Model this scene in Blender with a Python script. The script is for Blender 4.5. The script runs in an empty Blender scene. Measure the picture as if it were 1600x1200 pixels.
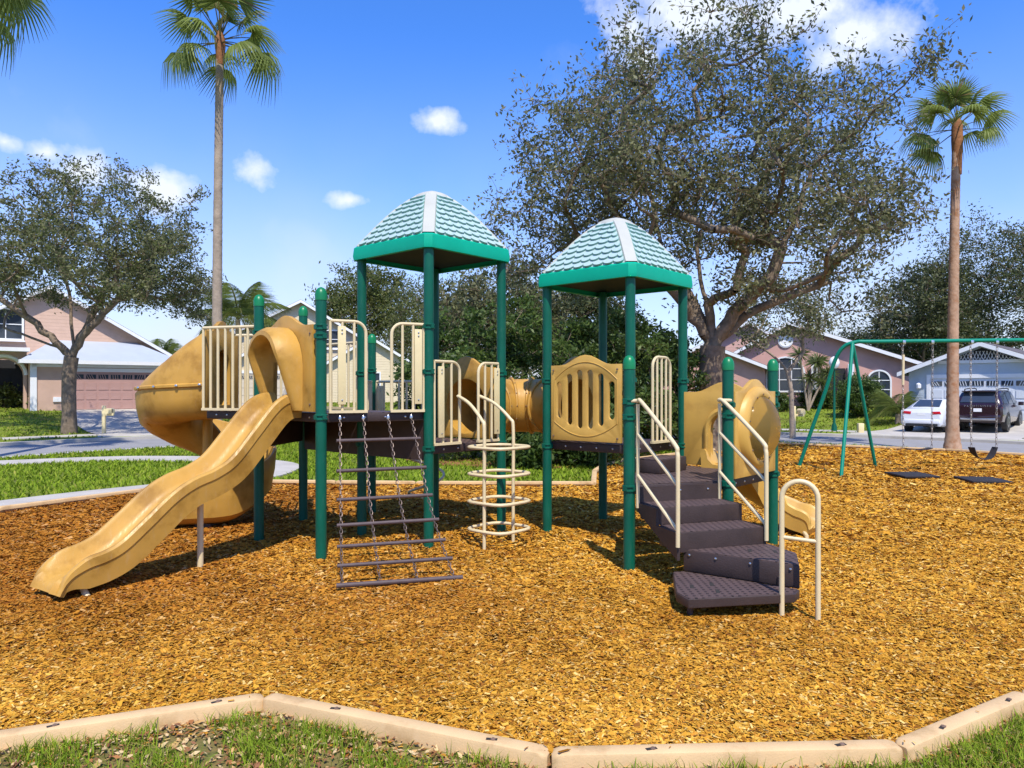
import bpy, math, random
import numpy as np
from mathutils import Vector, Matrix, geometry
random.seed(7); RNG = np.random.default_rng(7)
PI = math.pi
SC = bpy.context.scene
COL = SC.collection

# ------------------------------------------------------------------ camera
cam = bpy.data.cameras.new('camera'); cam_o = bpy.data.objects.new('camera', cam); COL.objects.link(cam_o)
cam_o.location = (0, 0, 1.92); cam_o.rotation_euler = (math.radians(90), 0, 0)
cam.sensor_width = 36; cam.lens = 25.9; cam.shift_y = 0.00625; cam.clip_end = 3000; cam.clip_start = .05
SC.camera = cam_o

# ------------------------------------------------------------------ sky, sun, exposure
SUN = Vector((0.22, -1.0, 1.62)).normalized()
w = bpy.data.worlds.new('World'); SC.world = w; w.use_nodes = True
nt = w.node_tree; N = nt.nodes; L = nt.links
for n in list(N): N.remove(n)
out = N.new('ShaderNodeOutputWorld'); bg = N.new('ShaderNodeBackground'); bg.inputs[1].default_value = 0.15
L.new(bg.outputs[0], out.inputs[0])
sky = N.new('ShaderNodeTexSky'); sky.sky_type = 'NISHITA'; sky.sun_disc = False
sky.sun_elevation = math.asin(SUN.z); sky.sun_rotation = math.atan2(SUN.x, SUN.y)
sky.air_density = 1.0; sky.dust_density = 0.3; sky.ozone_density = 4.0
tc = N.new('ShaderNodeTexCoord')
def mth(op, a=None, b=None, c=None, clamp=False):
    n = N.new('ShaderNodeMath'); n.operation = op; n.use_clamp = clamp
    for i, v in enumerate((a, b, c)):
        if v is None: continue
        if isinstance(v, (int, float)): n.inputs[i].default_value = v
        else: L.new(v, n.inputs[i])
    return n.outputs[0]
noi = N.new('ShaderNodeTexNoise'); noi.inputs['Scale'].default_value = 13; noi.inputs['Detail'].default_value = 8; noi.inputs['Roughness'].default_value = .58
L.new(tc.outputs['Generated'], noi.inputs['Vector'])
noi2 = N.new('ShaderNodeTexNoise'); noi2.inputs['Scale'].default_value = 3.2; noi2.inputs['Detail'].default_value = 7
L.new(tc.outputs['Generated'], noi2.inputs['Vector'])
def cdir(px, py): return Vector((px-800, 1150, 610-py)).normalized()
clouds = [((265,300),.055,.6), ((235,288),.035,.6), ((122,268),.04,.6), ((75,238),.026,.6), ((545,313),.032,.4), ((682,190),.03,.55), ((1075,5),.12,.6),
          ((985,50),.05,.8), ((1010,90),.05,.7), ((1215,20),.13,.5), ((1340,52),.055,.6), ((1300,95),.06,.6), ((8,222),.022,.6), ((395,270),.03,.8)]
field = None
for (p, r, squ) in clouds:
    sub = N.new('ShaderNodeVectorMath'); sub.operation = 'SUBTRACT'; L.new(tc.outputs['Generated'], sub.inputs[0]); sub.inputs[1].default_value = cdir(*p)
    mul = N.new('ShaderNodeVectorMath'); mul.operation = 'MULTIPLY'; L.new(sub.outputs[0], mul.inputs[0]); mul.inputs[1].default_value = (1, 1, 1/max(squ,.3))
    ln = N.new('ShaderNodeVectorMath'); ln.operation = 'LENGTH'; L.new(mul.outputs[0], ln.inputs[0])
    v = mth('SUBTRACT', 1.0, mth('DIVIDE', ln.outputs['Value'], r))
    field = v if field is None else mth('MAXIMUM', field, v)
field = mth('MAXIMUM', field, -1.2)
cl = mth('ADD', field, mth('MULTIPLY', mth('SUBTRACT', noi.outputs['Fac'], .5), 3.4))
cl = mth('MULTIPLY', cl, 1.15, clamp=True)
# low bank of thin cloud towards the horizon
sx = N.new('ShaderNodeSeparateXYZ'); L.new(tc.outputs['Generated'], sx.inputs[0])
bank = mth('SUBTRACT', 1.0, mth('DIVIDE', mth('ABSOLUTE', sx.outputs['Z']), .44), clamp=True)
bank = mth('MULTIPLY', mth('POWER', bank, 1.6), mth('MULTIPLY_ADD', noi2.outputs['Fac'], 1.7, .12), clamp=True)
thin = mth('MULTIPLY', mth('SUBTRACT', noi2.outputs['Fac'], .62, clamp=True), 1.6, clamp=True)
fac = mth('MULTIPLY', mth('MAXIMUM', cl, thin), .93)
hs = N.new('ShaderNodeHueSaturation'); hs.inputs['Saturation'].default_value = 1.18; hs.inputs['Value'].default_value = 1.22
tint = N.new('ShaderNodeMix'); tint.data_type = 'RGBA'; tint.blend_type = 'MULTIPLY'; tint.inputs[0].default_value = 1; tint.inputs[7].default_value = (.82,.84,1.08,1)
L.new(sky.outputs[0], tint.inputs[6]); L.new(tint.outputs[2], hs.inputs['Color'])
mb_ = N.new('ShaderNodeMix'); mb_.data_type = 'RGBA'; L.new(mth('MULTIPLY', bank, .9), mb_.inputs[0]); L.new(hs.outputs[0], mb_.inputs[6]); mb_.inputs[7].default_value = (3.75, 4.0, 4.5, 1)
mx = N.new('ShaderNodeMix'); mx.data_type = 'RGBA'
L.new(fac, mx.inputs[0]); L.new(mb_.outputs[2], mx.inputs[6]); mx.inputs[7].default_value = (4.7, 5.0, 5.5, 1)
L.new(mx.outputs[2], bg.inputs[0])

sl = bpy.data.lights.new('sun', 'SUN'); sl.energy = 4.0; sl.angle = math.radians(.53); sl.color = (1, .945, .85)
so = bpy.data.objects.new('sun', sl); COL.objects.link(so); so.location = (10, -20, 40)
so.rotation_euler = SUN.to_track_quat('Z', 'Y').to_euler()
SC.view_settings.view_transform = 'Standard'; SC.view_settings.look = 'None'
SC.view_settings.exposure = 0.5; SC.view_settings.gamma = 1.0; SC.view_settings.use_curve_mapping = False

# ------------------------------------------------------------------ materials
MATS = {}
def mat(name, col, rough=.5, var=.12, scale=6, bump=0, bscale=60, spec=.4, metal=0, attr=False, trans=0, dirt=None, coat=0, scuff=0):
    m = bpy.data.materials.new(name); m.use_nodes = True; t = m.node_tree; b = t.nodes['Principled BSDF']
    b.inputs['Roughness'].default_value = rough; b.inputs['Specular IOR Level'].default_value = spec; b.inputs['Metallic'].default_value = metal
    if coat: b.inputs['Coat Weight'].default_value = coat
    c = Vector(col[:3])
    tcn = t.nodes.new('ShaderNodeTexCoord')
    if attr:
        a = t.nodes.new('ShaderNodeAttribute'); a.attribute_name = 'col'; src = a.outputs['Color']
    else:
        n = t.nodes.new('ShaderNodeTexNoise'); n.inputs['Scale'].default_value = scale; n.inputs['Detail'].default_value = 6; n.inputs['Roughness'].default_value = .6
        t.links.new(tcn.outputs['Object'], n.inputs['Vector'])
        r = t.nodes.new('ShaderNodeValToRGB'); r.color_ramp.elements[0].position = .36 if dirt else .3; r.color_ramp.elements[1].position = .72
        lo = c*(1-var); hi = c*(1+var)
        if dirt: lo = Vector(dirt)
        r.color_ramp.elements[0].color = (*lo, 1); r.color_ramp.elements[1].color = (*hi, 1)
        if dirt:
            e = r.color_ramp.elements.new(.49); e.color = (*c, 1)
        t.links.new(n.outputs['Fac'], r.inputs[0]); src = r.outputs[0]
    if scuff:
        sc1 = t.nodes.new('ShaderNodeTexNoise'); sc1.inputs['Scale'].default_value = 34; sc1.inputs['Detail'].default_value = 5; sc1.inputs['Roughness'].default_value = .7
        mp = t.nodes.new('ShaderNodeMapping'); mp.inputs['Scale'].default_value = (1, .45, .22); t.links.new(tcn.outputs['Object'], mp.inputs[0]); t.links.new(mp.outputs[0], sc1.inputs['Vector'])
        rp = t.nodes.new('ShaderNodeMapRange'); rp.inputs[1].default_value = .35; rp.inputs[2].default_value = .75; rp.inputs[3].default_value = max(.2, rough-.08); rp.inputs[4].default_value = rough+.22
        t.links.new(sc1.outputs['Fac'], rp.inputs[0]); t.links.new(rp.outputs[0], b.inputs['Roughness'])
        r2 = t.nodes.new('ShaderNodeMapRange'); r2.inputs[1].default_value = .56; r2.inputs[2].default_value = .78; r2.inputs[3].default_value = 0; r2.inputs[4].default_value = scuff
        t.links.new(sc1.outputs['Fac'], r2.inputs[0]); m2 = t.nodes.new('ShaderNodeMix'); m2.data_type = 'RGBA'; t.links.new(r2.outputs[0], m2.inputs[0]); t.links.new(src, m2.inputs[6])
        m2.inputs[7].default_value = (*(c*.6+Vector((.22,.21,.18))), 1); src = m2.outputs[2]
    t.links.new(src, b.inputs['Base Color'])
    if bump:
        n2 = t.nodes.new('ShaderNodeTexNoise'); n2.inputs['Scale'].default_value = bscale; n2.inputs['Detail'].default_value = 4
        t.links.new(tcn.outputs['Object'], n2.inputs['Vector'])
        bp = t.nodes.new('ShaderNodeBump'); bp.inputs['Strength'].default_value = bump; bp.inputs['Distance'].default_value = .02
        t.links.new(n2.outputs['Fac'], bp.inputs['Height']); t.links.new(bp.outputs[0], b.inputs['Normal'])
    if trans:
        tr = t.nodes.new('ShaderNodeBsdfTranslucent'); ms = t.nodes.new('ShaderNodeMixShader'); ms.inputs[0].default_value = trans
        t.links.new(src, tr.inputs[0]); t.links.new(b.outputs[0], ms.inputs[1]); t.links.new(tr.outputs[0], ms.inputs[2])
        t.links.new(ms.outputs[0], t.nodes['Material Output'].inputs[0])
    MATS[name] = m
    return m
def stripes(name, col, axis, period, depth=.6, rough=.6, var=.06):
    """lap boards or roof courses too small to model: fine relief across one axis"""
    m = mat(name, col, rough, var, 3); t = m.node_tree; b = t.nodes['Principled BSDF']
    tcn = t.nodes.new('ShaderNodeTexCoord'); s = t.nodes.new('ShaderNodeSeparateXYZ'); t.links.new(tcn.outputs['Object'], s.inputs[0])
    md = t.nodes.new('ShaderNodeMath'); md.operation = 'FRACT'; dv = t.nodes.new('ShaderNodeMath'); dv.operation = 'DIVIDE'; dv.inputs[1].default_value = period
    t.links.new(s.outputs[axis], dv.inputs[0]); t.links.new(dv.outputs[0], md.inputs[0])
    bp = t.nodes.new('ShaderNodeBump'); bp.inputs['Strength'].default_value = depth; bp.inputs['Distance'].default_value = .03; bp.invert = True
    t.links.new(md.outputs[0], bp.inputs['Height']); t.links.new(bp.outputs[0], b.inputs['Normal'])
    return m
mat('tan', (.48,.265,.05), .42, .14, 2.2, .06, 90, .3, dirt=(.33,.17,.026), scuff=.35)
mat('tan_panel', (.56,.335,.072), .42, .1, 2.5, .05, 90, .35, dirt=(.47,.27,.06))
mat('cream', (.66,.54,.31), .4, .06, 8, .03, 120, .45)
mat('cream_panel', (.70,.58,.31), .45, .06, 5)
mat('green', (.002,.092,.055), .38, .16, 3, .02, 150, .28, scuff=.10)
mat('cap_green', (.005,.18,.06), .35, .1, 5)
mat('teal', (.001,.37,.225), .5, .08, 3, spec=.2)
mat('mint', (.42,.53,.50), .55, .1, 4, .03, 80, .35, dirt=(.32,.45,.42))
mat('shingle_edge', (.20,.38,.34), .6, .1, 4)
mat('hip_grey', (.43,.43,.37), .55, .07, 3)
mat('swing_green', (.002,.21,.13), .45, .08, 3, spec=.25)
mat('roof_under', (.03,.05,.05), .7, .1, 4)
mat('deck', (.046,.029,.025), .55, .2, 5, .15, 70, .4)
mat('dark_rung', (.085,.058,.055), .6, .2, 10)
mat('chain_grey', (.34,.31,.27), .5, .2, 20, metal=.4)
mat('chain', (.16,.12,.10), .5, .2, 20, metal=.6)
mat('steel', (.62,.62,.60), .3, .1, 10, metal=1)
mat('timber', (.60,.405,.20), .6, .1, 2.5, .1, 90, .3, dirt=(.42,.265,.115), scuff=.22)
mat('hole', (.03,.025,.02), .8, .1, 5)
mat('rust', (.16,.10,.07), .8, .3, 30)
mat('rubber', (.025,.022,.025), .85, .2, 20, .3, 90)
mat('mulch_base', (.40,.20,.05), .9, .5, 28, 1, 60, .1)
mat('chips', (1,1,1), .9, attr=True, spec=.04)
mat('leaf', (1,1,1), .5, attr=True, trans=.48, spec=.35)
mat('grassblade', (1,1,1), .65, attr=True, trans=.35, spec=.1)
mat('bark', (.20,.15,.105), .9, .35, 5, .9, 14, .15)
mat('palm_bark_red', (.40,.25,.16), .9, .3, 4, .6, 12, .15, dirt=(.33,.16,.08))
mat('palm_bark', (.34,.265,.20), .9, .25, 4, .6, 12, .15)
mat('palm_boot', (.26,.115,.05), .85, .35, 8, .6, 14, .15)
mat('asphalt', (.27,.262,.255), .85, .08, 1.2, .3, 160, .2)
mat('concrete', (.44,.405,.35), .85, .14, 1.3, .2, 60, .2)
mat('white', (.78,.78,.77), .5, .04, 3)
mat('glass', (.035,.045,.06), .08, .1, 2, spec=.8)
mat('tyre', (.02,.02,.02), .8)
mat('rim', (.45,.45,.46), .3, metal=.9)
mat('car_white', (.72,.74,.78), .25, .02, 2, coat=.6)
mat('car_maroon', (.022,.007,.010), .22, .05, 2, coat=.8)
mat('car_blue', (.10,.16,.24), .25, .05, 2, coat=.6)
mat('lamp_red', (.45,.01,.02), .25)
mat('black_trim', (.02,.02,.022), .4)
mat('globe', (.82,.82,.80), .25)
mat('pink', (.56,.325,.265), .8, .08, 1.5, .25, 40, .2)
mat('peach', (.55,.37,.28), .8, .08, 1.5, .2, 40, .2)
mat('garage_pink', (.43,.255,.215), .6, .06, 2)
mat('bluegrey', (.46,.52,.56), .75, .06, 1.5, .2, 40)
mat('garage_white', (.64,.67,.70), .55, .05, 2)
mat('beige', (.56,.49,.37), .75, .06, 1.5)
mat('metal_roof', (.40,.44,.50), .5, .05, 1)
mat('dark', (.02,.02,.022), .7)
stripes('siding_pink', (.56,.34,.275), 2, .19)
stripes('siding_peach', (.58,.39,.29), 2, .2)
stripes('siding_beige', (.66,.55,.36), 2, .2)
stripes('siding_blue', (.45,.52,.58), 2, .2)
stripes('shingle_grey', (.12,.105,.105), 1, .2, .8, .9, .3)
def perforated():
    m = mat('step', (.092,.060,.054), .55, .12, 6, 0, 60, .4); t = m.node_tree; b = t.nodes['Principled BSDF']
    tcn = t.nodes.new('ShaderNodeTexCoord'); v = t.nodes.new('ShaderNodeTexVoronoi'); v.voronoi_dimensions = '2D'; v.inputs['Scale'].default_value = 16; v.inputs['Randomness'].default_value = 0
    t.links.new(tcn.outputs['Object'], v.inputs['Vector'])
    cr = t.nodes.new('ShaderNodeMath'); cr.operation = 'LESS_THAN'; cr.inputs[1].default_value = .23; t.links.new(v.outputs['Distance'], cr.inputs[0])
    src = b.inputs['Base Color'].links[0].from_socket
    mx = t.nodes.new('ShaderNodeMix'); mx.data_type = 'RGBA'; t.links.new(cr.outputs[0], mx.inputs[0]); t.links.new(src, mx.inputs[6]); mx.inputs[7].default_value = (.012,.008,.009,1)
    t.links.new(mx.outputs[2], b.inputs['Base Color'])
perforated()
def bubble():
    m = bpy.data.materials.new('bubble'); m.use_nodes = True; b = m.node_tree.nodes['Principled BSDF']
    b.inputs['Base Color'].default_value = (.60,.43,.14,1); b.inputs['Roughness'].default_value = .16
    b.inputs['Transmission Weight'].default_value = .82; b.inputs['IOR'].default_value = 1.1; MATS['bubble'] = m
bubble()

# ------------------------------------------------------------------ mesh builder
class MB:
    def __init__(s): s.v = []; s.f = []
    def add(s, vs, fs):
        o = len(s.v); s.v += [tuple(v) for v in vs]; s.f += [tuple(i+o for i in f) for f in fs]; return s
    def box(s, c, d, rz=0, M=None):
        hx, hy, hz = d[0]/2, d[1]/2, d[2]/2
        R = M if M else Matrix.Rotation(rz, 3, 'Z')
        vs = [Vector(c) + R @ Vector((x*hx, y*hy, z*hz)) for x in (-1,1) for y in (-1,1) for z in (-1,1)]
        return s.add(vs, [(0,1,3,2),(4,6,7,5),(0,4,5,1),(2,3,7,6),(0,2,6,4),(1,5,7,3)])
    def beam(s, a, b, wd, ht, up=(0,0,1)):
        a = Vector(a); b = Vector(b); x = (b-a).normalized(); y = Vector(up).cross(x).normalized(); z = x.cross(y)
        return s.box((a+b)/2, ((b-a).length, wd, ht), M=Matrix((x,y,z)).transposed())
    def tube(s, path, r, seg=8, closed=False, cap=True):
        P = [Vector(p) for p in path]; n = len(P); rs = r if isinstance(r, (list, tuple)) else [r]*n
        vs = []; fs = []; up = None
        for i in range(n):
            if closed: t = (P[(i+1)%n]-P[i-1])
            else: t = P[min(i+1,n-1)]-P[max(i-1,0)]
            t = t.normalized()
            if up is None:
                up = Vector((0,0,1)) if abs(t.z) < .9 else Vector((1,0,0))
            up = (up - t*up.dot(t)).normalized(); sd = t.cross(up)
            for k in range(seg):
                a = 2*PI*k/seg; vs.append(P[i] + (up*math.cos(a)+sd*math.sin(a))*rs[i])
        m = n if closed else n-1
        for i in range(m):
            for k in range(seg):
                a = i*seg+k; b = i*seg+(k+1)%seg; j = ((i+1)%n)*seg
                fs.append((a, b, j+(k+1)%seg, j+k))
        if cap and not closed:
            fs.append(tuple(range(seg))[::-1]); fs.append(tuple(range((n-1)*seg, n*seg)))
        return s.add(vs, fs)
    def lathe(s, prof, c=(0,0,0), seg=16, M=None):
        vs = []; fs = []; n = len(prof); M = M or Matrix.Identity(3)
        for (r, z) in prof:
            for k in range(seg):
                a = 2*PI*k/seg; vs.append(Vector(c)+M@Vector((r*math.cos(a), r*math.sin(a), z)))
        for i in range(n-1):
            for k in range(seg):
                fs.append((i*seg+k, i*seg+(k+1)%seg, (i+1)*seg+(k+1)%seg, (i+1)*seg+k))
        fs.append(tuple(range(seg))[::-1]); fs.append(tuple(range((n-1)*seg, n*seg)))
        return s.add(vs, fs)
    def plate(s, outer, holes, o, ux, uz, th):
        """flat plate with holes: 2-D outlines placed at o along ux, uz, thickness th centred"""
        o = Vector(o); ux = Vector(ux).normalized(); uz = Vector(uz).normalized(); nn = ux.cross(uz)
        loops = [outer]+list(holes); pts = [p for lp in loops for p in lp]
        tri = geometry.tessellate_polygon([[Vector((p[0],p[1],0)) for p in lp] for lp in loops])
        nP = len(pts)
        A = [o+ux*p[0]+uz*p[1]+nn*th/2 for p in pts]; B = [o+ux*p[0]+uz*p[1]-nn*th/2 for p in pts]
        fs = []
        for t in tri:
            a, b, c = [Vector((pts[i][0], pts[i][1])) for i in t]
            if (b-a).cross(c-a) < 0: t = (t[0], t[2], t[1])
            fs.append(tuple(t)); fs.append(tuple(i+nP for i in (t[0], t[2], t[1])))
        k = 0
        for lp in loops:
            n = len(lp); ar = sum(lp[i][0]*lp[(i+1)%n][1]-lp[(i+1)%n][0]*lp[i][1] for i in range(n))
            for i in range(n):
                a = k+i; b = k+(i+1)%n
                q = (a, a+nP, b+nP, b)
                if (lp is outer) != (ar > 0): q = q[::-1]
                fs.append(q)
            k += n
        return s.add(A+B, fs)
    def sweep(s, path, profs, ups=None, cap=True, closed_prof=True):
        """profs: one 2-D profile per path point (lateral, up)"""
        P = [Vector(p) for p in path]; n = len(P); m = len(profs[0]); vs = []; fs = []
        for i in range(n):
            t = (P[min(i+1,n-1)]-P[max(i-1,0)]).normalized()
            h = Vector((t.x, t.y, 0)).normalized(); sd = Vector((h.y, -h.x, 0)); up = sd.cross(t)
            for (a, b) in profs[i]: vs.append(P[i]+sd*a+up*b)
        mm = m if closed_prof else m-1
        for i in range(n-1):
            for k in range(mm):
                fs.append((i*m+k, i*m+(k+1)%m, (i+1)*m+(k+1)%m, (i+1)*m+k))
        if cap and closed_prof:
            fs.append(tuple(range(m))[::-1]); fs.append(tuple(range((n-1)*m, n*m)))
        return s.add(vs, fs)
def spline(pts, n):
    """Catmull-Rom through points of any dimension"""
    P = [np.array(p, float) for p in pts]; P = [2*P[0]-P[1]]+P+[2*P[-1]-P[-2]]; o = []
    for i in range(1, len(P)-2):
        for k in range(n):
            t = k/n; a, b, c, d = P[i-1:i+3]
            o.append(.5*((2*b)+(c-a)*t+(2*a-5*b+4*c-d)*t*t+(3*b-a-3*c+d)*t**3))
    o.append(P[-2]); return o
def arc(c, r, a0, a1, n, ry=None):
    ry = r if ry is None else ry
    return [(c[0]+r*math.cos(math.radians(a0+(a1-a0)*i/n)), c[1]+ry*math.sin(math.radians(a0+(a1-a0)*i/n))) for i in range(n+1)]

def finish(o, parent, bevel=0, smooth=True, seg=2, ang=38):
    me = o.data
    if smooth:
        me.polygons.foreach_set('use_smooth', [True]*len(me.polygons))
        md = o.modifiers.new('edges', 'EDGE_SPLIT'); md.split_angle = math.radians(38)
    if bevel:
        b = o.modifiers.new('bevel', 'BEVEL'); b.width = bevel; b.segments = seg; b.limit_method = 'ANGLE'; b.angle_limit = math.radians(40)
        if smooth: o.modifiers.move(1, 0)
    COL.objects.link(o)
    if parent is not None:
        o.parent = parent
        o.matrix_parent_inverse = Matrix(parent['_inv']) if '_inv' in parent else Matrix.Identity(4)
def obj(name, mb, m, parent=None, bevel=0, smooth=True):
    me = bpy.data.meshes.new(name); me.from_pydata([tuple(v) for v in mb.v], [], mb.f); me.update()
    me.materials.append(MATS[m]); o = bpy.data.objects.new(name, me); finish(o, parent, bevel, smooth); return o
def share(name, src, parent, M, pre=None):
    """another piece with the same mesh data, placed by matrix M (in the parent's space)"""
    o = bpy.data.objects.new(name, src if isinstance(src, bpy.types.Mesh) else src.data); COL.objects.link(o)
    o.parent = parent; o.matrix_basis = M; return o
def raw_mesh(name, mb, m, smooth=False):
    me = bpy.data.meshes.new(name); me.from_pydata([tuple(v) for v in mb.v], [], mb.f); me.update(); me.materials.append(MATS[m])
    if smooth: me.polygons.foreach_set('use_smooth', [True]*len(me.polygons))
    return me
def tag(o, label, cat, group=None):
    o['label'] = label; o['category'] = cat
    if group: o['group'] = group
    return o
def thing(name, label, cat, loc=(0,0,0), rz=0, group=None, world=False):
    """an Empty at the thing's base; world=True: its parts are written in world coordinates"""
    o = bpy.data.objects.new(name, None); COL.objects.link(o); o.location = loc; o.rotation_euler = (0,0,rz); o.empty_display_size = .2
    if world: WORLD[o.name] = Matrix.Translation(Vector(loc)).inverted()
    return tag(o, label, cat, group)
WORLD = {}
def wobj(name, mb, m, parent, bevel=0, smooth=True):
    """part written in world coordinates under a world-mode thing, or a sub-part under such a part"""
    o = obj(name, mb, m, parent, bevel, smooth)
    if parent.name in WORLD: o.matrix_parent_inverse = WORLD[parent.name]
    if name == 'bolt': o['kind'] = 'stuff'      # a few pixels in all
    return o
def struct(o): o['kind'] = 'structure'; return o
def np_mesh(name, V, F, m, col=None, parent=None, smooth=False):
    me = bpy.data.meshes.new(name); V = np.asarray(V, np.float32); F = np.asarray(F, np.int32); k = F.shape[1]
    me.vertices.add(len(V)); me.vertices.foreach_set('co', V.ravel())
    me.loops.add(F.size); me.loops.foreach_set('vertex_index', F.ravel())
    me.polygons.add(len(F)); me.polygons.foreach_set('loop_start', np.arange(0, F.size, k, dtype=np.int32))
    me.update(calc_edges=True)
    if col is not None:
        a = me.attributes.new('col', 'FLOAT_COLOR', 'FACE'); c = np.ones((len(F), 4), np.float32); c[:, :3] = col; a.data.foreach_set('color', c.ravel())
    if smooth: me.polygons.foreach_set('use_smooth', np.ones(len(F), bool))
    me.materials.append(MATS[m]); o = bpy.data.objects.new(name, me); COL.objects.link(o)
    if parent is not None:
        o.parent = parent
        if parent.name in WORLD: o.matrix_parent_inverse = WORLD[parent.name]
    return o

# ------------------------------------------------------------------ terrain
CX, CY = .5, 13.0            # centre of the park inside the bend of the road
R0, R1 = 17.2, 23.6          # near and far edge of the road
def sstep(t): t = max(0, min(1, t)); return t*t*(3-2*t)
def gz(x, y):
    r = math.hypot(x-CX, y-CY); return .95*sstep((r-28)/12)
def ring(name, r0, r1, z, m, n=160, a0=0, a1=360, drape=False, th=0):
    mb = MB(); k = n if a1-a0 >= 360 else n+1; full = a1-a0 >= 360
    rows = [r0, r1]
    for rr in rows:
        for i in range(k):
            a = math.radians(a0+(a1-a0)*i/n); x, y = CX+rr*math.cos(a), CY+rr*math.sin(a); mb.v.append((x, y, z+(gz(x, y) if drape else 0)))
    for i in range(n):
        j = (i+1) % k; mb.f.append((i, k+i, k+j, j))
    if th:
        o = len(mb.v)
        mb.v += [(x, y, zz-th) for (x, y, zz) in mb.v[:2*k]]
        for i in range(n):
            j = (i+1) % k; mb.f.append((i, j, o+j, o+i)); mb.f.append((k+i, o+k+i, o+k+j, k+j))
    return struct(obj(name, mb, m))
gm = mat('lawn', (.16,.205,.025), .9, .4, .8, .9, 30, .1, dirt=(.12,.13,.028))
def ground():
    rr = [0, 3, 6, 9, 12, 15, R0-.001, R0, R1, R1+.001] + [24.5+i*.75 for i in range(22)] + [44, 52, 70, 110, 200, 400, 900]
    n = 120; V = []; F = []
    for r in rr:
        z0 = -.10 if R0 <= r <= R1 else 0
        for i in range(n):
            a = 2*PI*i/n; x, y = CX+r*math.cos(a), CY+r*math.sin(a); V.append((x, y, z0+gz(x, y)))
    for i in range(len(rr)-1):
        for k in range(n): F.append((i*n+k, (i+1)*n+k, (i+1)*n+(k+1)%n, i*n+(k+1)%n))
    return struct(np_mesh('ground', V, F, 'lawn', smooth=False))
ground()
ring('road', R0-.02, R1+.02, -.094, 'asphalt')
ring('kerb', R0-.32, R0+.12, .012, 'concrete', th=.13)
ring('kerb', R1-.12, R1+.32, .012, 'concrete', th=.13)
ring('sidewalk', 25.6, 26.9, .02, 'concrete', th=.06)
def strip(name, pts, wd, z, m, drape=False, th=.05):
    P = spline([(p[0], p[1]) for p in pts], 8); mb = MB(); n = len(P)
    for i in range(n):
        t = P[min(i+1,n-1)]-P[max(i-1,0)]; t = t/np.linalg.norm(t); nn = np.array((-t[1], t[0]))
        for s in (1, -1):
            q = P[i]+nn*s*wd/2; g = gz(q[0], q[1]) if drape else 0
            mb.v += [(q[0], q[1], z+g), (q[0], q[1], z+g-th)]
    for i in range(n-1):
        a = 4*i; b = 4*(i+1)
        mb.f += [(a, a+2, b+2, b), (a+1, a, b, b+1), (a+2, a+3, b+3, b+2)]
    return struct(obj(name, mb, m))
strip('path', [(-11.6,7.6),(-9.2,10.7),(-7.75,13.2),(-6.35,15.1),(-5.75,16.8),(-6.2,18.9),(-8.2,20.3),(-11.0,20.6),(-13.6,19.3)], 1.25, .03, 'concrete')

# mulch bed outline (counter-clockwise), edged by timbers
BED = [(-1.48,4.43),(.2,3.74),(2.02,3.82),(3.12,4.47),(6.5,5.2),(11,7.5),(14.6,12),(16,17),(14.7,20.7),(13.3,22.6),(9.2,25.3),(5.6,22.1),(2.8,19.1),(2.28,18.1),(1.86,16.6),(1.6,14.45),(-1.9,14.5),(-5.1,14.75),(-6.62,13.6),(-7.9,11.3),(-8.9,8.6),(-7.6,5.6),(-5.2,3.9),(-2.9,3.86)]
def inside(X, Y, poly):
    r = np.zeros(len(X), bool); n = len(poly)
    for i in range(n):
        x0, y0 = poly[i]; x1, y1 = poly[(i+1)%n]
        c = ((y0 > Y) != (y1 > Y)) & (X < (x1-x0)*(Y-y0)/(y1-y0+1e-12)+x0); r ^= c
    return r
def bed():
    mb = MB(); tri = geometry.tessellate_polygon([[Vector((x, y, 0)) for x, y in BED]])
    mb.v = [(x, y, .006) for x, y in BED]
    for t in tri:
        a, b, c = [Vector(BED[i]) for i in t]
        mb.f.append(tuple(t) if (b-a).cross(c-a) > 0 else (t[0], t[2], t[1]))
    struct(obj('mulch_bed', mb, 'mulch_base', smooth=False))
mat('soil', (.17,.135,.045), .95, .4, 5, .8, 40, .1, dirt=(.13,.14,.035))
struct(obj('soil', MB().add([(-7,1,.003),(7,1,.003),(7,5.6,.003),(-7,5.6,.003)], [(0,1,2,3)]), 'soil', smooth=False))
bed()
# ------------------------------------------------------------------ play structure
PS = thing('play_structure', 'large playground climber with two teal shingled roofs, green posts and tan slides', 'playground', (0, 9.7, 0), world=True)
P1 = (-3.16, 9.20); P2 = (-2.12, 8.18); P3 = (-3.01, 10.62); P4 = (-2.12, 11.15)
A_L, A_F, A_R, A_B = (-1.961, 9.62), (-.992, 8.77), (-.141, 9.74), (-1.11, 10.59)
B_L, B_F, B_R, B_B = (.462, 9.664), (1.416, 8.816), (2.264, 9.77), (1.31, 10.618)
S1 = (1.22, 7.67); S2 = (2.36, 8.05); S3 = (3.19, 9.01)
ZA, ZB, ZC = 1.66, 1.25, .93      # deck heights
PR = .061
def post(p, top, clamps, cap=True):
    x, y = p
    o = wobj('post', MB().tube([(x,y,-.05),(x,y,top-(.06 if cap else 0))], PR, 20), 'green', PS)
    if cap:
        wobj('post_cap', MB().lathe([(PR+.005,top-.13),(PR+.006,top-.06),(PR*.92,top-.025),(PR*.62,top+.003),(.012,top+.016)], (x,y,0), 20), 'cap_green', o)
    for z in clamps:
        mb = MB()
        for dz in (0, .045): mb.lathe([(PR+.001,z+dz-.011),(PR+.013,z+dz-.007),(PR+.013,z+dz+.007),(PR+.001,z+dz+.011)], (x,y,0), 20)
        mb.box((x+PR*.75, y-PR*.75, z+.022), (.045,.03,.045), .78); mb.box((x-PR*.75, y-PR*.75, z+.022), (.045,.03,.045), -.78)
        wobj('clamp', mb, 'green', o)
    return o
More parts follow.
